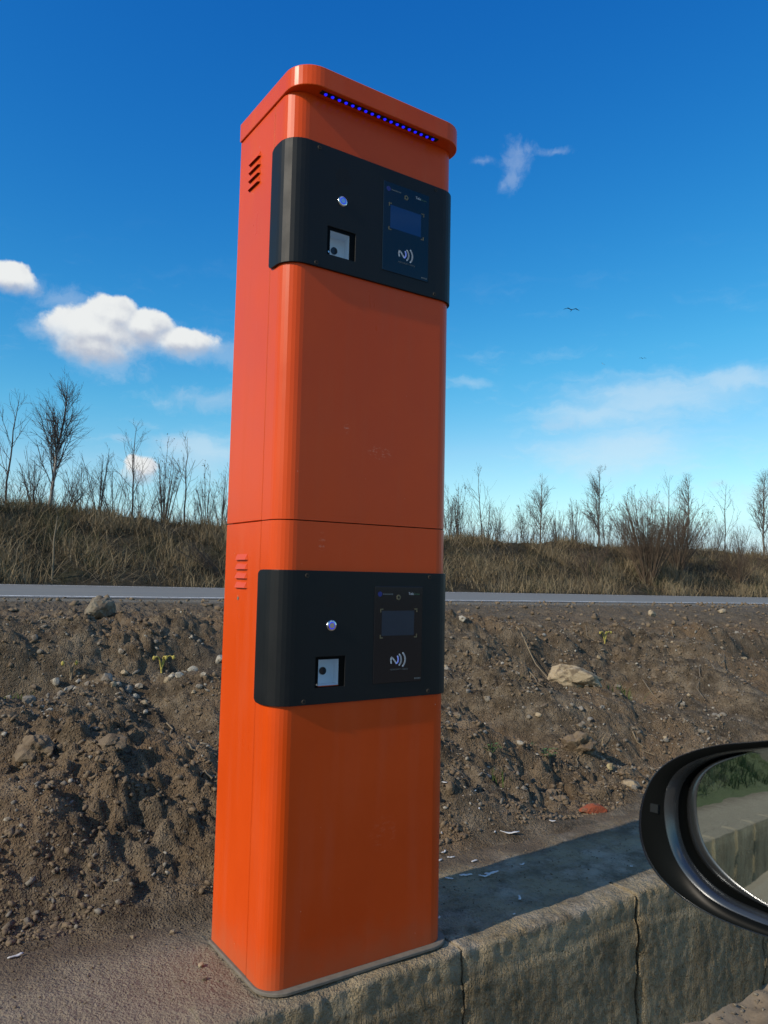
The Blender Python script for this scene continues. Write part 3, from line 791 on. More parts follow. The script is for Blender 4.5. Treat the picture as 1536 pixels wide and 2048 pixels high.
    flat('fine_print', [rect(.3712 + .0038 * i, .3712 + .0038 * i + .0026, P0 + .6328, P0 + .6366) for i in range(5)], M['print_dim'])
    if lvl == 0:
        lk = kpart('cabinet_lock', *[(lambda v, f: ([(-.0012 + (y > 0) * .0013, x, z) for x, y, z in v], f))(*disc(.205, .819, .0042, -1, 1, 16))][0], M['steel'])
# rounded cap with its row of blue lamps
CO, CS = .0392, .0046
capo = front_outline(CS, s=KD, w=KW, r=KR + .018, seg=10)
cy = -CO
rr = KR + .02
cap_pts = [(-CS, KD)]
for i in range(11):
    a = math.pi + (math.pi / 2) * i / 10; cap_pts.append((-CS + rr + rr * math.cos(a), -CO + rr + rr * math.sin(a)))
for i in range(11):
    a = 1.5 * math.pi + (math.pi / 2) * i / 10; cap_pts.append((KW + CS - rr + rr * math.cos(a), -CO + rr + rr * math.sin(a)))
cap_pts.append((KW + CS, KD))
capm = kpart('cap', *prism(cap_pts, 2.0005, 2.0495), M['paint'])
bevel(capm, .0022, 2)
strip = kpart('lamp_strip', *box(.062, .405, -.0275, -.0145, 1.9985, 2.0008), M['dark'])
bm = bmesh.new(); bmesh.ops.create_uvsphere(bm, u_segments=12, v_segments=8, radius=.0042)
led_me = bpy.data.meshes.new('lamp'); bm.to_mesh(led_me); bm.free(); led_me.materials.append(M['led'])
led_me.polygons.foreach_set('use_smooth', [True] * len(led_me.polygons))
for i in range(18):
    o = bpy.data.objects.new('lamp', led_me); COL.objects.link(o); o.parent = kiosk
    o.location = (.0755 + i * (.3905 - .0755) / 17, -.021, 1.9985); o.scale = (1, 1, .85)

# ------------------------------------------------------------------ car beside the camera: door with its mirror
MO = Vector((-0.0337, -1.1243, 0.6374)); MN = Vector((-0.9816, -0.1726, 0.082)); MA = Vector((0.1732, -0.9849, 0.0)); MB = Vector((0.0808, 0.0142, 0.9966))
RING = dict(
 outer=[0.1085, 0.1101, 0.112, 0.1144, 0.1174, 0.121, 0.1246, 0.1273, 0.1281, 0.1264, 0.1223, 0.1167, 0.1107, 0.1052, 0.1007, 0.0972, 0.0946, 0.0927, 0.0918, 0.0919, 0.093, 0.0948, 0.0972, 0.1001, 0.1037, 0.1079, 0.1128, 0.1179, 0.1226, 0.1265, 0.1295, 0.1319, 0.1339, 0.1353, 0.1357, 0.1345, 0.1314, 0.1266, 0.1205, 0.114, 0.1078, 0.1022, 0.0974, 0.0932, 0.0898, 0.087, 0.085, 0.0837, 0.0831, 0.0832, 0.0837, 0.0846, 0.0857, 0.087, 0.0885, 0.0903, 0.0926, 0.0953, 0.098, 0.1005, 0.1026, 0.1043, 0.1057, 0.1071],
 lip=[0.0991, 0.1005, 0.1023, 0.1046, 0.1074, 0.1107, 0.1139, 0.1164, 0.1172, 0.1159, 0.1125, 0.1076, 0.1022, 0.0971, 0.0929, 0.0896, 0.0871, 0.0853, 0.0843, 0.0841, 0.0848, 0.0861, 0.088, 0.0903, 0.0931, 0.0964, 0.0999, 0.1033, 0.1058, 0.107, 0.1068, 0.1056, 0.104, 0.1024, 0.101, 0.0997, 0.0982, 0.0962, 0.0938, 0.0909, 0.0879, 0.0848, 0.0817, 0.0789, 0.0765, 0.0747, 0.0736, 0.0729, 0.0726, 0.0726, 0.0729, 0.0736, 0.0747, 0.0762, 0.078, 0.0801, 0.0825, 0.0852, 0.0881, 0.0909, 0.0934, 0.0953, 0.0967, 0.0979],
 gap=[0.0937, 0.095, 0.0966, 0.0987, 0.1014, 0.1045, 0.1076, 0.1101, 0.1113, 0.1106, 0.1079, 0.1038, 0.0989, 0.0943, 0.0903, 0.0871, 0.0847, 0.0829, 0.0818, 0.0813, 0.0816, 0.0826, 0.0842, 0.0861, 0.0883, 0.0906, 0.0929, 0.0948, 0.096, 0.0962, 0.0955, 0.0942, 0.0927, 0.0915, 0.0903, 0.0891, 0.0876, 0.0855, 0.083, 0.0804, 0.0776, 0.0749, 0.0723, 0.0698, 0.0677, 0.0661, 0.0652, 0.0649, 0.0651, 0.0656, 0.0663, 0.067, 0.0681, 0.0695, 0.0713, 0.0735, 0.076, 0.0789, 0.0819, 0.0848, 0.0875, 0.0897, 0.0913, 0.0926],
 glass=[0.0882, 0.0895, 0.091, 0.0931, 0.0957, 0.0987, 0.1019, 0.1045, 0.106, 0.1059, 0.1041, 0.1008, 0.0968, 0.0927, 0.0891, 0.0863, 0.0841, 0.0825, 0.0812, 0.0801, 0.0794, 0.0792, 0.0797, 0.0806, 0.0818, 0.0827, 0.0828, 0.082, 0.0802, 0.0778, 0.0752, 0.0728, 0.0708, 0.069, 0.0673, 0.0655, 0.0637, 0.0619, 0.0603, 0.059, 0.0578, 0.0568, 0.056, 0.0555, 0.0553, 0.0555, 0.0559, 0.0567, 0.0575, 0.0585, 0.0595, 0.0607, 0.062, 0.0636, 0.0654, 0.0676, 0.0701, 0.073, 0.076, 0.0789, 0.0816, 0.0838, 0.0855, 0.0869])
car = empty('car', (.2, -1.35, LANE_Z), 'dark car stopped beside the terminal, its door mirror showing at the right', 'car')
def wpart(name, V, F, mat, parent, smooth=False, n4=True):
    me = mesh_np(name, V, F, smooth) if n4 else mesh(name, V, F, smooth)
    o = link(name, me, mat); o.parent = parent
    root = parent
    while root.parent: root = root.parent
    if parent is car: o.location = -root.location
    return o
def ringpts(R, depth, scale=1.0, up=1):
    R = np.array(R); n = len(R); th = np.arange(n) * 2 * np.pi / n
    # resample finely
    k = np.fft.rfft(R); R2 = np.fft.irfft(k, 128) * 2
    th2 = np.arange(128) * 2 * np.pi / 128
    u, v = R2 * np.cos(th2) * scale, R2 * np.sin(th2) * scale
    return np.array(MO)[None] + u[:, None] * np.array(MA) + v[:, None] * np.array(MB) + depth * np.array(MN)[None]
def loft(rings, close_first=False, close_last=False):
    n = len(rings[0]); V = np.concatenate(rings); Q = []
    for k in range(len(rings) - 1):
        a = np.arange(n) + k * n; b = np.roll(np.arange(n), -1) + k * n
        Q.append(np.stack([a, b, b + n, a + n], -1))
    return V, np.concatenate(Q)
O, Lp, G, GL = (np.array(RING[k]) for k in ('outer', 'lip', 'gap', 'glass'))
Lp, G, GL = .88 * Lp + .12 * O, .88 * G + .12 * O, .90 * GL + .10 * O
def lerp(a, b, t): return a * (1 - t) + b * t
shell = [ringpts(O * .30, -.100), ringpts(O * .62, -.092), ringpts(O * .84, -.070), ringpts(O * .95, -.040), ringpts(O * .99, -.018), ringpts(O, -.006), ringpts(O * .995, -.001), ringpts(lerp(O, Lp, .06), .001), ringpts(lerp(O, Lp, .13), .0005)]
V, Q = loft(shell)
hous = wpart('door_mirror', V, Q, M['mirror_shell'], car, True)
V, Q = loft([ringpts(lerp(O, Lp, .13), .0004), ringpts(lerp(O, Lp, .3), .0003), ringpts(lerp(O, Lp, .8), -.0022), ringpts(Lp, -.0045)])
wpart('mirror_rim', V, Q, M['mirror_face'], hous, True)
V, Q = loft([ringpts(Lp, -.0044), ringpts(lerp(Lp, G, .35), -.0058), ringpts(lerp(Lp, G, .75), -.0100), ringpts(G, -.0150)])
wpart('mirror_lip', V, Q, M['mirror_lip'], hous, True)
V, Q = loft([ringpts(G, -.0150), ringpts(lerp(G, GL, .25), -.030), ringpts(lerp(G, GL, .6), -.032)])
wpart('mirror_gap', V, Q, M['mirror_face'], hous, True)
V, Q = loft([ringpts(lerp(G, GL, .30), -.0225), ringpts(lerp(G, GL, .55), -.0160), ringpts(lerp(G, GL, .92), -.0142), ringpts(GL, -.0150)])
wpart('mirror_glass_holder', V, Q, M['mirror_lip'], hous, True)
g = ringpts(GL * 1.012, -.0153)
wpart('mirror_glass', np.concatenate([g]), [tuple(range(128))], M['mirror'], hous, False, False)
q = np.array(MO) + (-.1165) * np.array(MA) + .0062 * np.array(MB) + .0004 * np.array(MN)
s_ = .0042
V = [q + a * s_ * np.array(MA) + b * s_ * np.array(MB) + c_ * np.array(MN) for c_ in (-.003, .0008) for a, b in ((-1, -1), (1, -1), (1, 1), (-1, 1))]
wpart('mirror_indicator', V, [(0, 1, 2, 3), (4, 5, 6, 7), (0, 1, 5, 4), (1, 2, 6, 5), (2, 3, 7, 6), (3, 0, 4, 7)], mat_simple('grey_indicator', (.014, .016, .017), .5, spec=.05), hous, False, False)
# mount arm and door skin
arm = [(np.array([[-.02, -1.205, .60], [.02, -1.235, .545], [.05, -1.262, .49], [.06, -1.29, .46]])[None], np.array([[.028, .026, .030, .036]]))]
V, Q = tubes(arm, 12); wpart('mirror_arm', V, Q, M['mirror_shell'], car, True)
prof = [(-1.325, .47), (-1.29, .455), (-1.272, .40), (-1.262, .28), (-1.258, .15), (-1.268, .02), (-1.285, -.12), (-1.31, -.20), (-1.36, -.22)]
xs_ = np.linspace(-1.15, .42, 30)
X = np.repeat(xs_[None], len(prof), 0); Y = np.array([p_[0] for p_ in prof])[:, None] + 0 * X - .02 * ((X + .3) / 1.2) ** 2; Z = np.array([p_[1] for p_ in prof])[:, None] + 0 * X - .012 * (X + .3)
me = grid_mesh('door', X, Y, Z, True); dr = link('door', me, M['car_paint'], car); dr.location = -car.location
sm = dr.modifiers.new('thick', 'SOLIDIFY'); sm.thickness = .03; sm.offset = 0
V, Q = tubes([(np.array([[[-.95, -1.262, .26], [-.93, -1.225, .262], [-.80, -1.220, .262], [-.76, -1.258, .26]]]), np.full((1, 4), .011))], 10)
wpart('door_handle', V, Q, M['car_paint'], dr, True)
# ------------------------------------------------------------------ stones, clods, gravel
def stone_mesh(seed, sub=2, ang=.16, lump=.22, facets=5):
    rs = np.random.RandomState(seed)
    bm = bmesh.new(); bmesh.ops.create_icosphere(bm, subdivisions=sub, radius=1)
    ph = rs.rand(3) * 50
    for v in bm.verts:
        p = np.array(v.co); 
        n_ = perlin(p[0] * 1.1 + ph[0], p[1] * 1.1 + p[2] * 1.3 + ph[1]) + .5 * perlin(p[2] * 2.3 + ph[2], p[0] * 2.1 - p[1] * 2.2)
        p = p * (1 + lump * n_)
        v.co = p
    for _ in range(facets):
        d = rs.randn(3); d /= np.linalg.norm(d); h = .62 + .25 * rs.rand()
        for v in bm.verts:
            k = float(np.dot(d, v.co))
            if k > h: v.co = Vector(np.array(v.co) - d * (k - h) * .92)
    if sub > 2:
        for v in bm.verts:
            p = np.array(v.co); v.co = p * (1 + .05 * float(perlin(p[0] * 5 + 3, p[1] * 5 + p[2] * 6)) + .03 * float(perlin(p[0] * 11, p[2] * 12 + p[1] * 10)))
    me = bpy.data.meshes.new('stone'); bm.to_mesh(me); bm.free()
    return me
ST2 = [stone_mesh(s, 2, facets=13, lump=.4) for s in range(10)]
for i, me in enumerate(ST2): me.materials.append(M['stone_grey'])
def with_mat(me, mat):
    m2 = me.copy(); m2.materials.clear(); m2.materials.append(mat); return m2
ST_T = [with_mat(m_, M['stone_tan']) for m_ in ST2]; ST_P = [with_mat(m_, M['stone_pale']) for m_ in ST2]
def ground(x, y):
    if y < .47: return float(island_z(x, y))
    return max(float(bank_z(x, y)), float(island_z(x, y)) if y < .7 else -9)
def put_stone(x, y, w, me, label, group=None, sx=1, sy=.8, sz=.7, sink=.3, rz=None, name='stone', cat='stone', rx=0.0, ry=0.0):
    o = bpy.data.objects.new(name, me); COL.objects.link(o)
    r = w / 2
    o.scale = (r * sx, r * sy, r * sz); o.rotation_euler = (rx, ry, RNG.rand() * 6.28 if rz is None else rz)
    o.location = (x, y, ground(x, y) + r * sz * (1 - 2 * sink) * .8)
    return tag(o, label, cat, group)
def big(seed, mat, **k): return with_mat(stone_mesh(seed, 4, **k), mat)
boulder_mat = mat_stone('earthy_boulder', (.15, .125, .088), (.27, .23, .165), (.20, .165, .11))
put_stone(.30, 2.70, .165, big(41, boulder_mat, facets=1, lump=.20), 'rounded grey brown boulder on the crest of the soil bank left of the terminal', sx=1.0, sy=.85, sz=.80, sink=.14, rz=.3)
o = put_stone(2.50, 1.44, .34, big(52, M['stone_tan'], facets=14, lump=.35), 'large pale tan angular stone lying tilted on the bank right of the terminal', sx=1.0, sy=.52, sz=.46, sink=.06, rz=-.55, ry=.22)
put_stone(2.423, 1.576, .08, ST_T[2], 'small ochre stone left of the large tan stone', sink=.3)
put_stone(2.420, 2.269, .062, ST_P[3], 'whitish stone high on the bank just right of the terminal', sz=.8, sink=.2)
put_stone(1.653, .545, .120, big(63, M['brick'], facets=6), 'red broken brick fragment at the foot of the bank by the concrete', sx=1.0, sy=.55, sz=.35, sink=.25, rz=-.15, cat='brick fragment', name='brick_fragment')
put_stone(2.041, .68, .095, big(64, M['stone_tan'], facets=9), 'flat beige angular stone low on the bank next to the car mirror', sx=1, sy=.6, sz=.5, sink=.2, rz=-.6)
put_stone(2.061, .808, .042, with_mat(ST2[4], M['stone_yellow']), 'small yellow stone above the flat beige stone', sz=1.0, sink=.15)
put_stone(1.459, 1.152, .05, ST_T[5], 'small orange tan stone on the bank close to the right side of the terminal', sink=.2)
put_stone(6.021, 3.565, .10, ST_T[6], 'tan stone on the flat ground near the road, in line with the bank shrub', sz=.8, sink=.25)
put_stone(7.697, 3.835, .115, ST_T[1], 'tan stone on the flat ground near the road at the far right', sz=.6, sink=.25)
put_stone(1.045, .678, .034, with_mat(stone_mesh(71, 3), M['clod']), 'stubby brown clod standing upright beside the white shavings', sx=.9, sy=.9, sz=1.6, sink=.2, cat='soil clod', name='soil_clod')
for (x, y, w, sd, lb) in ((2.00, .93, .145, 81, 'big crumbly soil clod with roots above the green herb on the bank'), (1.604, .745, .085, 82, 'orange brown soil clod low on the bank behind the white scraps'), (1.602, .665, .052, 83, 'small upright soil clod below the orange brown clod'), (-.25, 1.2, .12, 84, 'large soil clod at the left edge of the bank'), (.30, .63, .10, 85, 'soil clod resting against the back of the terminal'), (-.06, 1.05, .09, 86, 'soil clod half way up the left slope')):
    put_stone(x, y, w, with_mat(stone_mesh(sd, 4, lump=.5, facets=3), M['clod']), lb, sx=1, sy=.9, sz=.75, sink=.3, cat='soil clod', name='soil_clod')
BAND = [(-.029, 2.046, .043), (.023, 1.996, .034), (-.171, 1.816, .047), (.019, 1.871, .033), (.144, 1.883, .055), (.221, 1.835, .043), (.239, 1.792, .030), (.259, 1.733, .029), (.389, 1.839, .035), (.521, 1.892, .036), (.678, 1.956, .047), (-.145, 1.550, .026), (-.222, 1.489, .036), (-.168, 1.465, .029), (-.088, 1.321, .038), (.239, 1.454, .031), (.340, 1.262, .052), (.029, .945, .031), (-.090, 2.239, .031), (.258, 2.107, .028)]
for k in range(30): BAND.append((RNG.uniform(-.3, .75), RNG.normal(1.86, .10), RNG.uniform(.016, .034)))
for i, (x, y, w) in enumerate(BAND):
    k = RNG.choice(3, p=[.25, .35, .4])
    put_stone(x, y, w * 1.3, (ST2, ST_T, ST_P)[k][i % 10], 'small %s stone %s left of the terminal' % (('grey', 'tan', 'pale')[k], 'in the gravelly band near the bank crest' if y > 1.6 else 'on the lower bank'), 'stones on the left part of the soil bank', sz=.8, sink=.15, rx=RNG.uniform(-.5, .5))
RIGHT = [(3.592, 1.790, .046), (3.069, 1.589, .042), (3.479, 1.869, .040), (2.381, 1.121, .040), (3.216, 1.042, .044), (3.288, 1.043, .045), (3.495, 1.915, .027), (3.459, 1.961, .040), (2.776, 1.987, .056), (2.262, 1.809, .051), (1.912, 1.457, .046), (2.091, 1.233, .040), (2.627, 1.416, .028), (1.651, .951, .039), (2.619, .930, .030), (2.078, .865, .050), (4.189, 2.007, .029), (4.744, 2.133, .039)]
for k in range(95):
    y = RNG.uniform(.6, 2.35); RIGHT.append((RNG.uniform(.75, 2.2 + 1.6 * y), y, RNG.uniform(.014, .034) * (1 + .2 * y)))
for i, (x, y, w) in enumerate(RIGHT):
    k = RNG.choice(3, p=[.6, .28, .12])
    put_stone(x, y, w, (ST2, ST_T, ST_P)[k][i % 10], 'small rough %s stone half sunk in the %s bank right of the terminal' % (('grey', 'tan', 'pale')[k], 'upper' if y > 1.5 else 'lower'), 'stones on the right part of the soil bank', sz=.7, sink=.28, rx=RNG.uniform(-.5, .5))
for (x, y, w, lb) in ((-.059, .396, .012, 'tan pebble on the sandy slab left of the terminal'), (-.151, .417, .010, 'smaller pebble on the sandy slab further left'), (-.06, .20, .012, 'orange pebble beside the left foot of the terminal'), (-.075, .14, .010, 'pale crumb nearest the left front corner of the terminal')):
    put_stone(x, y, w * 1.5, ST_T[0], lb, sink=.15, cat='pebble', name='pebble')
# gravel and crumbs nobody could count
def scatter(name, P, Rr, mat, base_sub=1, seed=0, smooth_=False, squash=.75):
    rs = np.random.RandomState(seed)
    protos = []
    for s in range(6):
        me = stone_mesh(seed * 10 + s, base_sub, facets=5, lump=.75)
        v = np.empty(len(me.vertices) * 3); me.vertices.foreach_get('co', v)
        f = np.array([p_.vertices[:] for p_ in me.polygons]); protos.append((v.reshape(-1, 3), f)); bpy.data.meshes.remove(me)
    Vs, Fs, off = [], [], 0
    k = rs.randint(0, 6, len(P))
    for s in range(6):
        idx = np.where(k == s)[0]
        if len(idx) == 0: continue
        v, f = protos[s]; m_ = len(idx)
        a = rs.rand(m_) * 6.283; ca, sa = np.cos(a), np.sin(a)
        sc_ = Rr[idx][:, None] * np.stack([rs.uniform(.75, 1.45, m_), rs.uniform(.45, 1.0, m_), rs.uniform(.4, .95, m_) * squash / .75], 1)
        w = v[None] * sc_[:, None, :]
        x = w[..., 0] * ca[:, None] - w[..., 1] * sa[:, None]; y = w[..., 0] * sa[:, None] + w[..., 1] * ca[:, None]
        tl = rs.uniform(-.5, .5, m_)[:, None]; z = w[..., 2] + x * tl
        V = np.stack([x, y, z], -1) + P[idx][:, None, :]
        F = f[None] + (np.arange(m_) * len(v))[:, None, None] + off
        Vs.append(V.reshape(-1, 3)); Fs.append(F.reshape(-1, 3)); off += m_ * len(v)
    me = mesh_np(name, np.concatenate(Vs), np.concatenate(Fs), smooth_, n=3)
    return tag(link(name, me, mat), kind='stuff')
def bank_pts(n, seed, ylo=.52, yhi=2.5, near=1.6, lo=-.55):
    rs = np.random.RandomState(seed)
    y = ylo + (yhi - ylo) * rs.rand(n) ** near
    x = lo + (1.3 + 2.1 * y - lo) * rs.rand(n) ** 1.1
    return x, y
def zz(x, y): return np.where(y < .5, np.maximum(island_z(x, y), bank_z(x, y)), bank_z(x, y))
x, y = bank_pts(24000, 1); r = .0020 + .0095 * RNG.rand(24000) ** 5; d = .3 + .7 * (perlin(x * 2.4, y * 2.4, 131) > -.1)
r = r * d * (1 + .25 * y)
scatter('soil_crumbs', np.stack([x, y, zz(x, y) + r * .25], -1), r, M['clod'], 1, 3)
x, y = bank_pts(3600, 2, near=1.0); r = (.003 + .0085 * RNG.rand(3600) ** 2.5) * (1 + .2 * y)
keep = (perlin(x * 1.7, y * 1.7, 137) > -.15) | (np.abs(y - 1.95) < .25)
scatter('gravel', np.stack([x, y, zz(x, y) + r * .2], -1)[keep], r[keep], M['stone_grey'], 1, 4)
x, y = bank_pts(900, 6, near=1.0); r = (.003 + .006 * RNG.rand(900) ** 2) * (1 + .2 * y)
scatter('gravel', np.stack([x, y, zz(x, y) + r * .3], -1), r, M['stone_pale'], 1, 5)
# flat behind the crest
rs = np.random.RandomState(9); y = 2.4 + 2.8 * rs.rand(2600); x = -1 + (3 + 2.2 * y) * rs.rand(2600); r = (.006 + .026 * rs.rand(2600) ** 5)
scatter('soil_crumbs', np.stack([x, y, bank_z(x, y) + r * .3], -1), r, M['clod'], 1, 6)
# dust and grit on the slab, and at the foot of the kerb
rs = np.random.RandomState(12); x = rs.uniform(-.7, 2.2, 2600); y = np.clip(.02 + .5 * rs.rand(2600) ** .7, 0, .55); r = .0009 + .0028 * rs.rand(2600) ** 4
scatter('grit', np.stack([x, y, island_z(x, y) + r * .4], -1), r, M['clod'], 1, 7)
rs = np.random.RandomState(13); x = rs.uniform(.2, 3, 900); y = -.06 - .35 * rs.rand(900) ** 1.6; r = .002 + .008 * rs.rand(900) ** 4
scatter('grit', np.stack([x, y, lane_z(x, y) + r * .4], -1), r, M['stone_grey'], 1, 8)

# ------------------------------------------------------------------ litter, stalks, herbs on the bank
SCR = [(1.039, .713, .032), (1.153, .667, .015), (1.430, .620, .015), (1.343, .677, .015), (1.096, .656, .022), (1.110, .595, .018), (1.370, .493, .022), (.926, .574, .020), (1.154, .484, .062), (1.104, .505, .014), (.863, .481, .026), (.861, .443, .025), (.908, .386, .025), (.811, .436, .019), (1.017, .282, .019), (.803, .301, .039), (.846, .263, .039), (.877, .272, .048), (.746, .310, .024), (.827, .096, .028), (.735, .023, .008), (.557, .116, .013), (-.405, .459, .034), (1.298, .091, .009), (4.425, 1.821, .033)]
for i, (x, y, w) in enumerate(SCR):
    rs = np.random.RandomState(300 + i)
    n = 8; t = np.linspace(-.5, .5, n); L = w * 1.05
    cv = rs.uniform(-.5, .5); hw = (.0018 + .05 * w) * (1 - (2 * t) ** 4 * .6)
    cx, cyy = t * L, cv * L * t * t; cz = .0035 + np.abs(t) * L * rs.uniform(0, .25)
    V = []
    for k in range(n):
        for q in (-1, 1):
            V.append((cx[k], cyy[k] + q * hw[k], cz[k] + q * hw[k] * rs.uniform(-.2, .5)))
    F = [(2 * k, 2 * k + 2, 2 * k + 3, 2 * k + 1) for k in range(n - 1)]
    o = link('white_shaving', mesh('white_shaving', V, F, True), M['scrap'])
    sm = o.modifiers.new('thick', 'SOLIDIFY'); sm.thickness = .0011
    o.location = (x, y, ground(x, y) + .001); o.rotation_euler = (0, 0, rs.uniform(-1.3, 1.0))
    lab = {8: 'longest white shaving, lying on the soil edge behind the concrete slab', 17: 'longer of two crossed white shavings on the shaded slab', 16: 'shorter of two crossed white shavings on the shaded slab', 19: 'white shaving nearest the kerb edge, alone on the shaded slab', 22: 'white scrap on the slab at the left edge of the picture', 24: 'tiny white scrap high on the bank at the far right', 23: 'tiny white crumb on the sunlit slab edge beside the car mirror'}.get(i)
    if lab: tag(o, lab, 'shaving')
    else:
        soil = y > .45
        tag(o, 'small curled white shaving on the ' + ('bare soil' if soil else 'shaded concrete slab') + ' right of the terminal', 'shaving', 'white shavings on the ' + ('soil' if soil else 'slab'))
TW = [(2.829, 2.270, 2.760, 1.844), (3.954, 2.725, 3.506, 2.115), (4.655, 2.348, 4.264, 1.894), (3.899, 1.646, 3.325, 1.191), (3.613, 1.671, 3.577, 1.480), (3.292, 1.636, 3.051, 1.259), (3.150, 1.831, 2.867, 1.607), (3.046, 1.191, 3.371, 1.304), (2.437, .992, 2.466, .889), (4.139, 1.674, 3.604, 1.162), (4.191, 2.780, 3.461, 2.013), (4.271, 1.665, 4.786, 1.929), (1.854, .839, 2.025, .920), (.320, 1.595, .285, 1.427), (2.320, 1.589, 2.171, 1.329), (4.985, 1.927, 4.839, 1.741), (.225, 1.087, .224, 1.035), (.251, .964, .212, .953)]
TWL = {0: 'longest straw coloured stalk leaning on the bank just right of the terminal', 1: 'thin dry stalk high on the bank above the arched yellow bud stems', 2: 'straight dry stalk upper right on the bank', 3: 'long dry stalk lower right on the bank, ending above the mirror', 8: 'short dry stalk near the foot of the bank beside the mirror', 14: 'bleached stalk beside the large tan stone', 13: 'dry stalk in the soil left of the terminal'}
for i, (x0, y0, x1, y1) in enumerate(TW):
    rs = np.random.RandomState(400 + i); n = 7; t = np.linspace(0, 1, n)
    X = x0 + (x1 - x0) * t + rs.normal(0, .008, n); Y = y0 + (y1 - y0) * t + rs.normal(0, .008, n)
    Z = np.array([ground(a, b) for a, b in zip(X, Y)]); Z = np.maximum(np.convolve(np.pad(Z, 2, 'edge'), np.ones(5) / 5, 'valid'), Z - .004) + .007
    Rr = np.linspace(.0042, .0016, n) * (1.0 if i not in (0,) else 1.6)
    P = np.stack([X, Y, Z], -1); c0 = P.mean(0)
    V, Q = tubes([((P - c0)[None], Rr[None])], 5)
    o = link('dry_stalk', mesh_np('dry_stalk', V, Q, True), M['dry_stem']); o.location = c0
    if i in TWL: tag(o, TWL[i], 'dry stalk')
    else: tag(o, 'thin dry stalk lying on the ' + ('right' if x0 > .6 else 'left') + ' part of the soil bank', 'dry stalk', 'dry stalks on the ' + ('right' if x0 > .6 else 'left') + ' part of the bank')
def blades(name, n, spread, hgt, w, mat, seed, lean=.9):
    rs = np.random.RandomState(seed); V, F, T = [], [], []
    for k in range(n):
        a = rs.rand() * 6.28; b = rs.normal(0, spread, 2); h = hgt * rs.uniform(.5, 1.1); le = rs.uniform(.2, lean) * h
        d = np.array([math.cos(a), math.sin(a)]); s = np.array([-d[1], d[0]]) * w * .5
        for j, tt in enumerate((0, .4, .75, 1.0)):
            c_ = b + d * le * tt * tt; zz_ = h * tt - .35 * le * tt ** 3
            ww = (1, .85, .5, .06)[j]
            V += [(*(c_ - s * ww), zz_), (*(c_ + s * ww), zz_)]
        o = 8 * k
        F += [(o + 2 * j, o + 2 * j + 1, o + 2 * j + 3, o + 2 * j + 2) for j in range(3)]; T += [rs.rand()] * 3
    me = mesh(name, V, F, True); face_attr(me, 'tint', T); me.materials.append(mat); return me
for i, (x, y, n, h, lb, mt) in enumerate(((2.70, 1.30, 46, .11, 'dark green grass tuft just right of the large tan stone', 'green'), (1.375, .777, 12, .10, 'sparse bright green grass sprout low on the bank behind the terminal', 'green'), (2.12, 1.44, 14, .09, 'dry straw tuft sticking out of the bank left of the large tan stone', 'straw'), (2.16, 1.0, 10, .08, 'dry root tuft hanging from the big soil clod', 'straw'), (-.20, 1.98, 40, .05, 'low green weeds at the left edge of the bank', 'green'), (2.02, 1.78, 8, .08, 'few dry straws above the left of the large tan stone', 'straw'))):
    o = link('grass_tuft', blades('grass_tuft', n, .022 if n < 40 else .05, h, .0042, M[mt], 500 + i)); o.location = (x, y, ground(x, y) - .004); tag(o, lb, 'grass tuft')
# small leafy herbs
def herb(name, n, r, seed):
    rs = np.random.RandomState(seed); V, F = [], []
    for k in range(n):
        a = rs.rand() * 6.28; d = r * rs.uniform(.2, 1); c_ = np.array([d * math.cos(a), d * math.sin(a), .01 + .03 * rs.rand()])
        l = .009 * rs.uniform(.7, 1.3); u = np.array([math.cos(a), math.sin(a), rs.uniform(-.2, .5)]); v = np.array([-math.sin(a), math.cos(a), rs.uniform(-.2, .2)])
        o = len(V); V += [c_ - u * l, c_ + v * l * .6, c_ + u * l, c_ - v * l * .6, (c_ + u * l * .1) - np.array([0, 0, .002])]
        F += [(o, o + 3, o + 4), (o + 3, o + 2, o + 4), (o + 2, o + 1, o + 4), (o + 1, o, o + 4)]
    return mesh(name, V, F)
for i, (x, y, n, r, lb) in enumerate(((1.74, .87, 26, .035, 'small green herb with feathery leaves below the big clod'), (1.80, 1.03, 20, .03, 'pale green herb seedling left of the big clod'), (1.46, .92, 24, .04, 'greyish herb among pebbles on the low bank behind the terminal'))):
    hb = empty('herb', (x, y, ground(x, y)), lb, 'herb')
    link('leaves', herb('leaves', n, r, 600 + i), M['herb'], hb)
    P = np.array([[[0, 0, -.005], [.004, .003, .015], [.003, .006, .032]], [[0, 0, -.005], [-.012, .004, .012], [-.02, .002, .026]], [[0, 0, -.005], [.008, -.012, .012], [.02, -.018, .022]]]); V, Q = tubes([(P, np.full((3, 3), .0012))], 4)
    tag(link('stem', mesh_np('stem', V, Q), M['herb'], hb), kind='stuff')
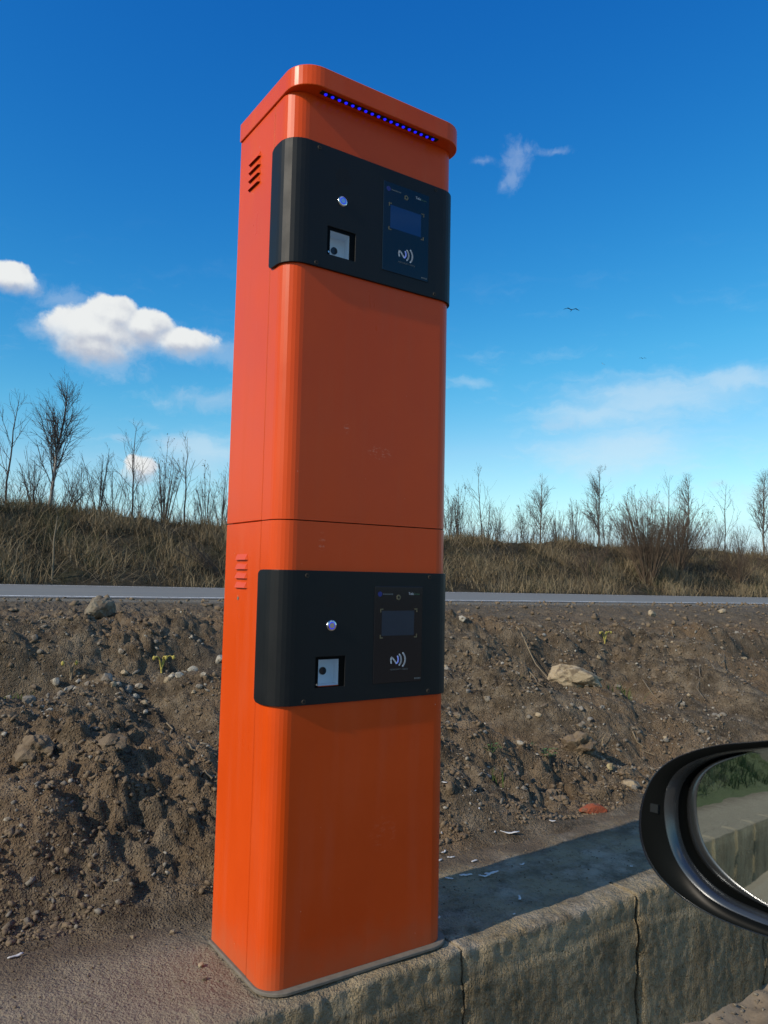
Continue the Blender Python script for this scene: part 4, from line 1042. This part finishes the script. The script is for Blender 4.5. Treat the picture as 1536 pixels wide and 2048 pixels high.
# coltsfoot with nodding yellow buds
for i, (x, y, ns, h, lb) in enumerate(((.036, 2.061, 2, .075, 'two arched bud stems below the crest under the round boulder'), (.42, 2.02, 3, .07, 'spread yellow bud stems under the crest near the left side of the terminal'), (3.62, 2.15, 3, .085, 'arched yellow bud stems high on the right bank'), (-.26, 2.06, 1, .05, 'single yellow bud at the left edge of the bank'))):
    ct = empty('coltsfoot', (x, y, ground(x, y)), lb, 'plant')
    rs = np.random.RandomState(700 + i)
    for k in range(ns):
        s_ = (-1) ** k; t = np.linspace(0, 1, 8); sp = h * (.25 + .25 * k)
        X = s_ * sp * t ** 1.5; Zc = h * np.sin(t * 2.0) / .92; Yc = rs.normal(0, .004, 8)
        P = np.stack([X, Yc, Zc - .004], -1)
        V, Q = tubes([(P[None], np.full((1, 8), .0034))], 6); link('stem', mesh_np('stem', V, Q, True), M['dry_stem'] if i == 0 else M['flower'], ct)
        bm = bmesh.new(); bmesh.ops.create_uvsphere(bm, u_segments=8, v_segments=6, radius=.0075)
        for v in bm.verts: v.co.z *= 1.4
        me = bpy.data.meshes.new('bud'); bm.to_mesh(me); bm.free(); b = link('bud', me, M['flower'], ct); b.location = P[-1]
# stumpy roots on the bank
# ------------------------------------------------------------------ trees, shrubs, dry grass across the road
def sample(P, t):
    n = P.shape[1]; f = t * (n - 1); i = np.clip(np.floor(f).astype(int), 0, n - 2); w = (f - i)[:, None]
    k = np.arange(len(P)); a = P[k, i]; b = P[k, i + 1]
    return a * (1 - w) + b * w, b - a
def children(rs, P, R, cnt, t0, t1, lenf, ang, up, n=5, rk=.55, jit=.03, rmin=.0024, plen=None, tip=.45):
    m = len(P); k = np.repeat(np.arange(m), cnt); t = rs.uniform(t0, t1, len(k))
    pos, T = sample(P[k], t); T = T / (np.linalg.norm(T, axis=1, keepdims=True) + 1e-9)
    az_ = rs.rand(len(k)) * 6.283
    ref = np.array([.3, .2, .1]) + rs.normal(0, 1, (len(k), 3)); U = np.cross(T, ref); U /= np.linalg.norm(U, axis=1, keepdims=True) + 1e-9
    an = np.radians(rs.normal(ang, 9, len(k)))[:, None]
    D = np.cos(an) * T + np.sin(an) * U
    pl = plen[k] if plen is not None else np.linalg.norm(P[k, -1] - P[k, 0], axis=1)
    L = pl * lenf(t) * rs.uniform(.65, 1.25, len(k))
    s = np.linspace(0, 1, n)[None, :, None]
    C_ = pos[:, None] + D[:, None] * L[:, None, None] * s + np.array([0, 0, 1.0]) * (up * L)[:, None, None] * s ** 2
    C_ = C_ + rs.normal(0, 1, C_.shape) * (jit * L)[:, None, None] * s
    rn = R.shape[1]; ri = np.clip((t * (rn - 1)).astype(int), 0, rn - 1); r0 = np.maximum(np.minimum(R[k, ri] * rk, L * .02), rmin)
    Rr = r0[:, None] * np.linspace(1, tip, n)[None]; Rr = np.maximum(Rr, rmin * .75)
    return C_, Rr
def trunk_poly(rs, h, r, lean=(0, 0), n=10, jit=.012):
    t = np.linspace(0, 1, n); P = np.stack([lean[0] * t ** 1.2, lean[1] * t, h * t], -1)
    w = np.cumsum(rs.normal(0, jit * h, (n, 2)), 0) * .5; w[0] = 0; P[:, :2] += w
    P[0, 2] = -.08
    return P[None], (r * (1 - t) ** .8 + .0025)[None]
def leaf_mesh(rs, pts, s):
    n = len(pts); V = []; 
    a = rs.normal(0, 1, (n, 3)); a /= np.linalg.norm(a, axis=1, keepdims=True); b = np.cross(a, rs.normal(0, 1, (n, 3))); b /= np.linalg.norm(b, axis=1, keepdims=True)
    ss = (s * rs.uniform(.6, 1.3, n))[:, None]
    V = np.stack([pts - a * ss, pts + b * ss * .6, pts + a * ss, pts - b * ss * .6], 1).reshape(-1, 3)
    return V, np.arange(4 * n).reshape(-1, 4)
def tree(kind, x, y, h, lean, seed, label, cat='tree', bark='bark_dark', group=None, dens=1.0, zoff=0.0, spread=1.0):
    rs = np.random.RandomState(seed)
    z = float(hill_z(x, y)) - .02 + zoff
    name = {'birch': 'birch_tree', 'sap': 'sapling', 'whip': 'sapling', 'multi': 'bare_shrub', 'leafy': 'leafy_shrub', 'bush': 'bare_shrub'}[kind]
    t_ = empty(name, (x, y, z), label, cat, group)
    if kind == 'birch':
        P, R = trunk_poly(rs, h, .012 + .009 * h, lean)
        nb = int(46 * dens)
        B, BR = children(rs, P, R, nb, .14, .92, lambda t: (.30 if bark == 'bark_birch' else .23) * (1.0 - t) ** .8 + .035, 34, .30, 6, .45, .03, .0030, tip=.5)
        bl = np.linalg.norm(B[:, -1] - B[:, 0], axis=1); kb = rs.rand(len(B)) < np.clip(bl / np.percentile(bl, 60), .25, 1)
        Cc, CR = children(rs, B[kb], BR[kb], 7, .25, 1.0, lambda t: .42 + 0 * t, 32, .12, 4, .6, .05, .0023)
        Dd, DR = children(rs, Cc, CR, 3, .3, 1.0, lambda t: .55 + 0 * t, 30, .0, 3, .7, .06, .0018)
        crown = [(B, BR), (Cc, CR), (Dd, DR)]
    elif kind in ('sap', 'whip'):
        P, R = trunk_poly(rs, h, .008 + .0055 * h, lean)
        nb = int((14 if kind == 'whip' else 20) * dens)
        B, BR = children(rs, P, R, nb, .22, .97, lambda t: .36 * (1.05 - t) ** .8 + .05, 40, .30, 6, .45, .035, .0032)
        Cc, CR = children(rs, B, BR, 4, .25, .95, lambda t: .40 + 0 * t, 36, .1, 4, .6, .05, .0024)
        crown = [(B, BR), (Cc, CR)]
    else:
        ns = int({'multi': 9, 'leafy': 10, 'bush': 24}[kind] * dens)
        Ps, Rs_ = [], []
        for k in range(ns):
            sp = {'multi': .30, 'leafy': .17, 'bush': .40}[kind] * h * spread
            a = rs.rand() * 6.28; d = rs.rand() ** .6
            hh = h * rs.uniform(.62, 1.0) * (1 - .18 * d)
            p_, r_ = trunk_poly(rs, hh, .004 + .0022 * h, (math.cos(a) * sp * d + lean[0] * .5, math.sin(a) * sp * d * .8), 9, .007)
            p_[..., 0] += math.cos(a) * .05 * h * d * spread; p_[..., 1] += math.sin(a) * .05 * h * d
            Ps.append(p_); Rs_.append(r_)
        P, R = np.concatenate(Ps), np.concatenate(Rs_)
        B, BR = children(rs, P, R, 7 if kind != 'bush' else 10, .25, .98, lambda t: .30 * (1.1 - t) + .06, 30, .16, 5, .5, .03, .0026)
        Cc, CR = children(rs, B, BR, 3, .3, .95, lambda t: .42 + 0 * t, 28, .08, 3, .7, .04, .002)
        crown = [(B, BR), (Cc, CR)]
    V, Q = tubes([(P, R)], 6); link('trunk' if kind in ('birch', 'sap', 'whip') else 'stems', mesh_np('trunk', V, Q, True), M[bark], t_)
    V, Q = tubes(crown, 3); link('crown' if kind in ('birch', 'sap', 'whip') else 'twigs', mesh_np('twigs', V, Q), M['bark_red'] if bark == 'bark_red' else M['twig_pale'] if bark == 'bark_pale' else M['twig_far'], t_)
    if kind in ('leafy', 'bush'):
        src = np.concatenate([B[:, 2:].reshape(-1, 3), Cc[:, 1:].reshape(-1, 3)])
        hi = src[src[:, 2] > .35 * h]
        pts = hi[rs.rand(len(hi)) < (.20 if kind == 'leafy' else .10)]
        V, Q = leaf_mesh(rs, pts + rs.normal(0, .012, pts.shape), np.full(len(pts), .020 if kind == 'leafy' else .020)); tag(link('leaves', mesh_np('leaves', V, Q), M['dead_leaf'], t_), kind='stuff')
    return t_
TREES = [
 ('whip', 1.66, 16.2, 2.46, (.12, 0), 1, 'thin bare sapling at the left edge of the picture', 'bark_dark', 1),
 ('birch', 2.56, 16.6, 2.98, (.20, 0), 2, 'tallest bare birch, with pale trunk, on the grassy bank left of the terminal', 'bark_birch', 1.15),
 ('multi', 2.15, 16.0, 1.35, (0, 0), 3, 'low tangled shrub left of the tallest birch trunk', 'bark_dark', 1),
 ('multi', 2.75, 15.7, 1.05, (.5, 0), 4, 'spreading shrub leaning right from the foot of the tallest birch', 'bark_dark', 1),
 ('multi', 3.12, 16.0, 1.2, (0, 0), 5, 'slender shrub right of the tallest birch', 'bark_dark', .8),
 ('multi', 3.56, 16.3, 1.70, (0, 0), 6, 'taller bare shrub with many upright stems, second right of the birch', 'bark_dark', .9),
 ('multi', 4.02, 16.8, 1.60, (.05, 0), 7, 'bare shrub between the upright shrub and the forked sapling', 'bark_dark', .7),
 ('sap', 4.25, 16.2, 2.18, (.06, 0), 8, 'forked bare sapling half way between the birch and the terminal', 'bark_dark', .8),
 ('leafy', 4.95, 16.0, 2.15, (.10, 0), 9, 'tallest upright shrub with withered leaves, left of the terminal', 'bark_dark', 1.25),
 ('whip', 5.66, 16.6, 2.20, (-.03, 0), 10, 'slim bare whip between the two leafy shrubs', 'bark_dark', .8),
 ('leafy', 6.02, 16.2, 1.55, (0, 0), 11, 'lower shrub with withered leaves nearest the left side of the terminal', 'bark_dark', .9),
 ('multi', 6.65, 16.8, 1.68, (0, 0), 12, 'bare shrub half hidden by the left edge of the terminal', 'bark_dark', .9),
 ('multi', 13.35, 16.0, 1.72, (0, 0), 13, 'bare shrub right against the right edge of the terminal', 'bark_dark', 1.2),
 ('leafy', 14.0, 16.4, 1.86, (.05, 0), 14, 'dense upright shrub just right of the terminal', 'bark_dark', 1.1),
 ('whip', 14.6, 16.0, 2.15, (-.15, 0), 15, 'tall whip rising from the shrubs just right of the terminal', 'bark_dark', .9),
 ('multi', 15.2, 16.4, 1.66, (.1, 0), 16, 'bare shrub third to the right of the terminal', 'bark_dark', 1),
 ('multi', 16.0, 16.9, 1.30, (0, 0), 17, 'low bare shrub in the gap between two taller groups', 'bark_dark', .8),
 ('leafy', 16.45, 16.0, 1.78, (.03, 0), 18, 'round topped shrub with buds left of the pale thin birch', 'bark_dark', 1),
 ('birch', 20.1, 19.0, 2.95, (.06, 0), 19, 'thin pale birch left of the paired dark stems', 'bark_pale', .7),
 ('multi', 18.57, 16.0, 1.75, (0, 0), 20, 'dark bare shrub with two close upright stems, between the two pale birches', 'bark_dark', 1.3),
 ('multi', 17.8, 16.0, 1.15, (-.1, 0), 21, 'low shrub left of the dark two stemmed shrub', 'bark_dark', .8),
 ('birch', 23.3, 19.0, 3.6, (.02, 0), 22, 'taller pale birch in the middle of the right side', 'bark_pale', .9),
 ('leafy', 20.4, 16.2, 1.55, (0, 0), 23, 'loose shrub with buds between the taller pale birch and the big bush', 'bark_dark', .9),
 ('leafy', 21.6, 16.4, 1.65, (-.1, 0), 24, 'shrub with buds behind the left flank of the big reddish bush', 'bark_dark', 1),
 ('whip', 26.2, 18.0, 3.3, (.02, 0), 25, 'tall whip standing above the middle of the big reddish bush', 'bark_dark', .7),
 ('birch', 31.9, 21.0, 4.2, (.03, 0), 26, 'pale birch behind the right half of the big reddish bush', 'bark_pale', .8),
 ('multi', 26.4, 16.0, 1.6, (.3, 0), 27, 'bare shrub just right of the big reddish bush', 'bark_dark', 1.1),
 ('sap', 29.4, 17.5, 3.0, (.08, 0), 28, 'bare sapling second from the right edge', 'bark_dark', .8),
 ('multi', 28.6, 16.3, 1.6, (.2, 0), 29, 'bare shrub left of the right edge birch', 'bark_dark', 1.1),
 ('birch', 31.5, 17.0, 3.9, (.13, 0), 30, 'large bare birch at the right edge of the picture', 'bark_pale', 1.1),
 ('multi', 30.6, 16.0, 1.9, (0, 0), 31, 'shrub at the foot of the right edge birch', 'bark_dark', 1),
 ('multi', 24.6, 16.4, 1.6, (0, 0), 32, 'bare shrub behind the right flank of the big reddish bush', 'bark_dark', 1),
]
for kd, x, y, h, ln, sd, lb, bk, dn in TREES:
    tree(kd, x, y, h, ln, 1000 + sd, lb, 'tree' if kd in ('birch', 'sap', 'whip') else 'shrub', bk, dens=dn)
tree('bush', 17.9, 12.6, 2.95, (.1, 0), 2001, 'big reddish brown bare bush growing from the foot of the bank beyond the road', 'shrub', 'bark_red', dens=2.8, spread=1.0)
tree('bush', 20.4, 13.4, 2.35, (.55, 0), 2002, 'second reddish bush leaning right, joined to the big one', 'shrub', 'bark_red', dens=2.2, spread=1.2)
tree('bush', 22.4, 12.6, 1.35, (.2, 0), 2003, 'low brown thicket on the bank right of the big reddish bush', 'shrub', 'bark_red', dens=1.2, spread=1.8)
tree('bush', 25.6, 12.8, 1.3, (.1, 0), 2004, 'low brown thicket on the bank near the right edge', 'shrub', 'bark_red', dens=1.2, spread=1.9)
tree('bush', 15.3, 12.5, 1.15, (-.2, 0), 2005, 'low thicket on the bank left of the big reddish bush', 'shrub', 'bark_red', dens=.8, spread=1.7)
tree('multi', 4.8, 12.2, .75, (-1.1, 0), 2006, 'dark branchy shrub bent to the left at the foot of the bank beside the terminal', 'shrub', 'bark_dark', dens=1.2, spread=1.6)
# dead hogweed stalk by the road
st = empty('dead_stalk', (1.80, 11.8, float(hill_z(1.80, 11.8))), 'single pale dead stalk standing upright by the far road edge at the left', 'dead stalk')
V, Q = tubes([(np.array([[[0, 0, -.05], [.005, 0, .3], [-.005, 0, .6], [.02, .0, .86], [.03, 0, 1.0]]]), np.array([[.016, .014, .012, .009, .005]]))], 6); link('stem', mesh_np('stem', V, Q, True), M['dry_stem'], st)
P = np.array([[[-.005, 0, .5], [-.05, .02, .62], [-.07, .03, .72]], [[.01, 0, .72], [.06, .02, .82], [.09, .02, .9]], [[0, 0, .1], [-.03, -.01, .2], [-.05, -.02, .26]]]); V, Q = tubes([(P, np.full((3, 3), .005))], 4); tag(link('side_shoots', mesh_np('side_shoots', V, Q), M['dry_stem'], st), kind='stuff')

def grass_field(name, x, y, z, L, w, mat, seed, lean=(.1, 1.0), tint=None, flat=.2):
    rs = np.random.RandomState(seed); n = len(x)
    a = rs.rand(n) * 6.283; le = rs.uniform(lean[0], lean[1], n)
    fl = rs.rand(n) < flat; le = np.where(fl, 1.4, le)
    d = np.stack([np.cos(a), np.sin(a)], -1)
    hz = L * np.cos(le); hd = L * np.sin(le)
    b = rs.rand(n) * 6.283; s = np.stack([np.cos(b), np.sin(b), 0 * b], -1) * (w / 2)[:, None]
    base = np.stack([x, y, z], -1)
    mid = base + np.concatenate([d * (hd * .38)[:, None], (hz * .58)[:, None]], 1)
    tp = base + np.concatenate([d * hd[:, None], (hz * .96 + .02)[:, None]], 1)
    V = np.stack([base - s, base + s, mid - s * .8, mid + s * .8, tp - s * .15, tp + s * .15], 1).reshape(-1, 3)
    o = (np.arange(n) * 6)[:, None]
    Q = np.concatenate([o + [0, 1, 3, 2], o + [2, 3, 5, 4]], 1).reshape(-1, 4)
    me = mesh_np(name, V, Q); tt = rs.rand(n) if tint is None else tint; face_attr(me, 'tint', np.repeat(tt, 2))
    return tag(link(name, me, mat), kind='stuff')
rs = np.random.RandomState(77); n = 92000
x = .2 + 34 * rs.rand(n) ** 1.45; y = 11.25 + (4.9 * rs.rand(n) ** .9)
cl = fbm(x * .8, y * .8, 3, 151); gr_ = fbm(x * .45, y * .6, 2, 153)
keep = rs.rand(n) < np.clip(.62 + .9 * cl, .12, 1)
x, y, cl, gr_ = x[keep], y[keep], cl[keep], gr_[keep]; n = len(x)
hgt = (.14 + .22 * rs.rand(n)) * (1 + .9 * np.clip(cl, -.5, .6)) * np.where(y > 14.8, .7, 1)
tint = np.clip(.45 + .75 * cl + rs.normal(0, .20, n) - .22 * smooth(12.8, 15, y) + .12 * smooth(12.6, 11.4, y), 0, .88); tint = np.where((gr_ > .35) & (rs.rand(n) < .45), .97, tint)
grass_field('dry_grass', x, y, hill_z(x, y) - .03, hgt, .007 + .008 * rs.rand(n), M['straw'], 78, tint=tint, flat=.18)
# longer fallen straws
n = 5200; x = .2 + 32 * rs.rand(n) ** 1.5; y = 11.3 + 4.3 * rs.rand(n)
grass_field('dry_grass', x, y, hill_z(x, y) + .05, .45 + .55 * rs.rand(n), np.full(n, .007), M['straw'], 79, lean=(.6, 1.35), tint=rs.uniform(.5, .88, n), flat=.3)
# fine brushwood along the top of the bank
n = 1300; x = .6 + 33 * rs.rand(n) ** 1.2; y = 15.2 + 2.6 * rs.rand(n)
h = (.25 + .65 * rs.rand(n)) * (.7 + .6 * (fbm(x * .9, y * .5, 2, 161) > 0))
P0_ = np.stack([x, y, hill_z(x, y) - .03], -1); D = np.stack([rs.normal(0, .28, n), rs.normal(0, .2, n), np.ones(n)], -1) * h[:, None]
P = np.stack([P0_, P0_ + D * .5 + rs.normal(0, .02, (n, 3)), P0_ + D], 1); V1 = (P, np.repeat(np.array([[.006, .0045, .003]]), n, 0))
Bq, Br = children(rs, P, V1[1], 4, .25, .95, lambda t: .4 + 0 * t, 32, .1, 3, .7, .05, .003)
V, Q = tubes([V1, (Bq, Br)], 3); tag(link('brushwood', mesh_np('brushwood', V, Q), M['twig_far']), kind='stuff')
# green turf on the bank further back along the car (seen in its mirror)
n = 9000; x = -1.3 - 9 * rs.rand(n) ** 1.2; y = .55 + 3.2 * rs.rand(n)
grass_field('green_turf', x, y, bank_z(x, y) - .01, .06 + .12 * rs.rand(n), .008 + .006 * rs.rand(n), M['green'], 81, lean=(.1, .9), flat=.1)

# ------------------------------------------------------------------ birds
def bird(loc, span, mat, label, bank=0.0, name='bird'):
    s = span / 2
    V = [(0, -.34, 0), (-.07, -.2, .03), (.07, -.2, .03), (-.08, .05, .05), (.08, .05, .05), (0, -.2, -.06), (0, .05, -.07), (0, .3, .02), (-.08, .48, .01), (.08, .48, .01)]
    F = [(0, 1, 5), (0, 5, 2), (0, 2, 1), (1, 3, 6, 5), (5, 6, 4, 2), (1, 2, 4, 3), (3, 7, 6), (6, 7, 4), (3, 4, 7), (7, 8, 9)]
    for q in (-1, 1):
        o = len(V)
        V += [(q * .06, -.17, .04), (q * .06, .08, .04), (q * .48, -.22, .20), (q * .48, .06, .19), (q * 1.0, .02, .05), (q * .98, .12, .05), (q * .06, -.05, .0), (q * .48, -.08, .165)]
        F += [(o, o + 2, o + 3, o + 1), (o + 2, o + 4, o + 5, o + 3), (o, o + 6, o + 7, o + 2), (o + 6, o + 1, o + 3, o + 7)]
    o = link(name, mesh(name, np.array(V) * s, F), mat); o.location = loc; o.rotation_euler = (0, bank, -.59)
    return tag(o, label, 'bird')
bird((21.46, 18.75, 11.34), .62, M['bird_dark'], 'dark bird flying with arched wings in the blue sky right of the terminal', .06)
bird((48.49, 36.17, 18.17), .55, M['bird_dark'], 'tiny dark distant bird gliding above the wispy cloud', 0)
bird((45.97, 37.91, 17.68), .36, M['bird_pale'], 'tiny white bird low in the sky left of the distant dark one', .5)
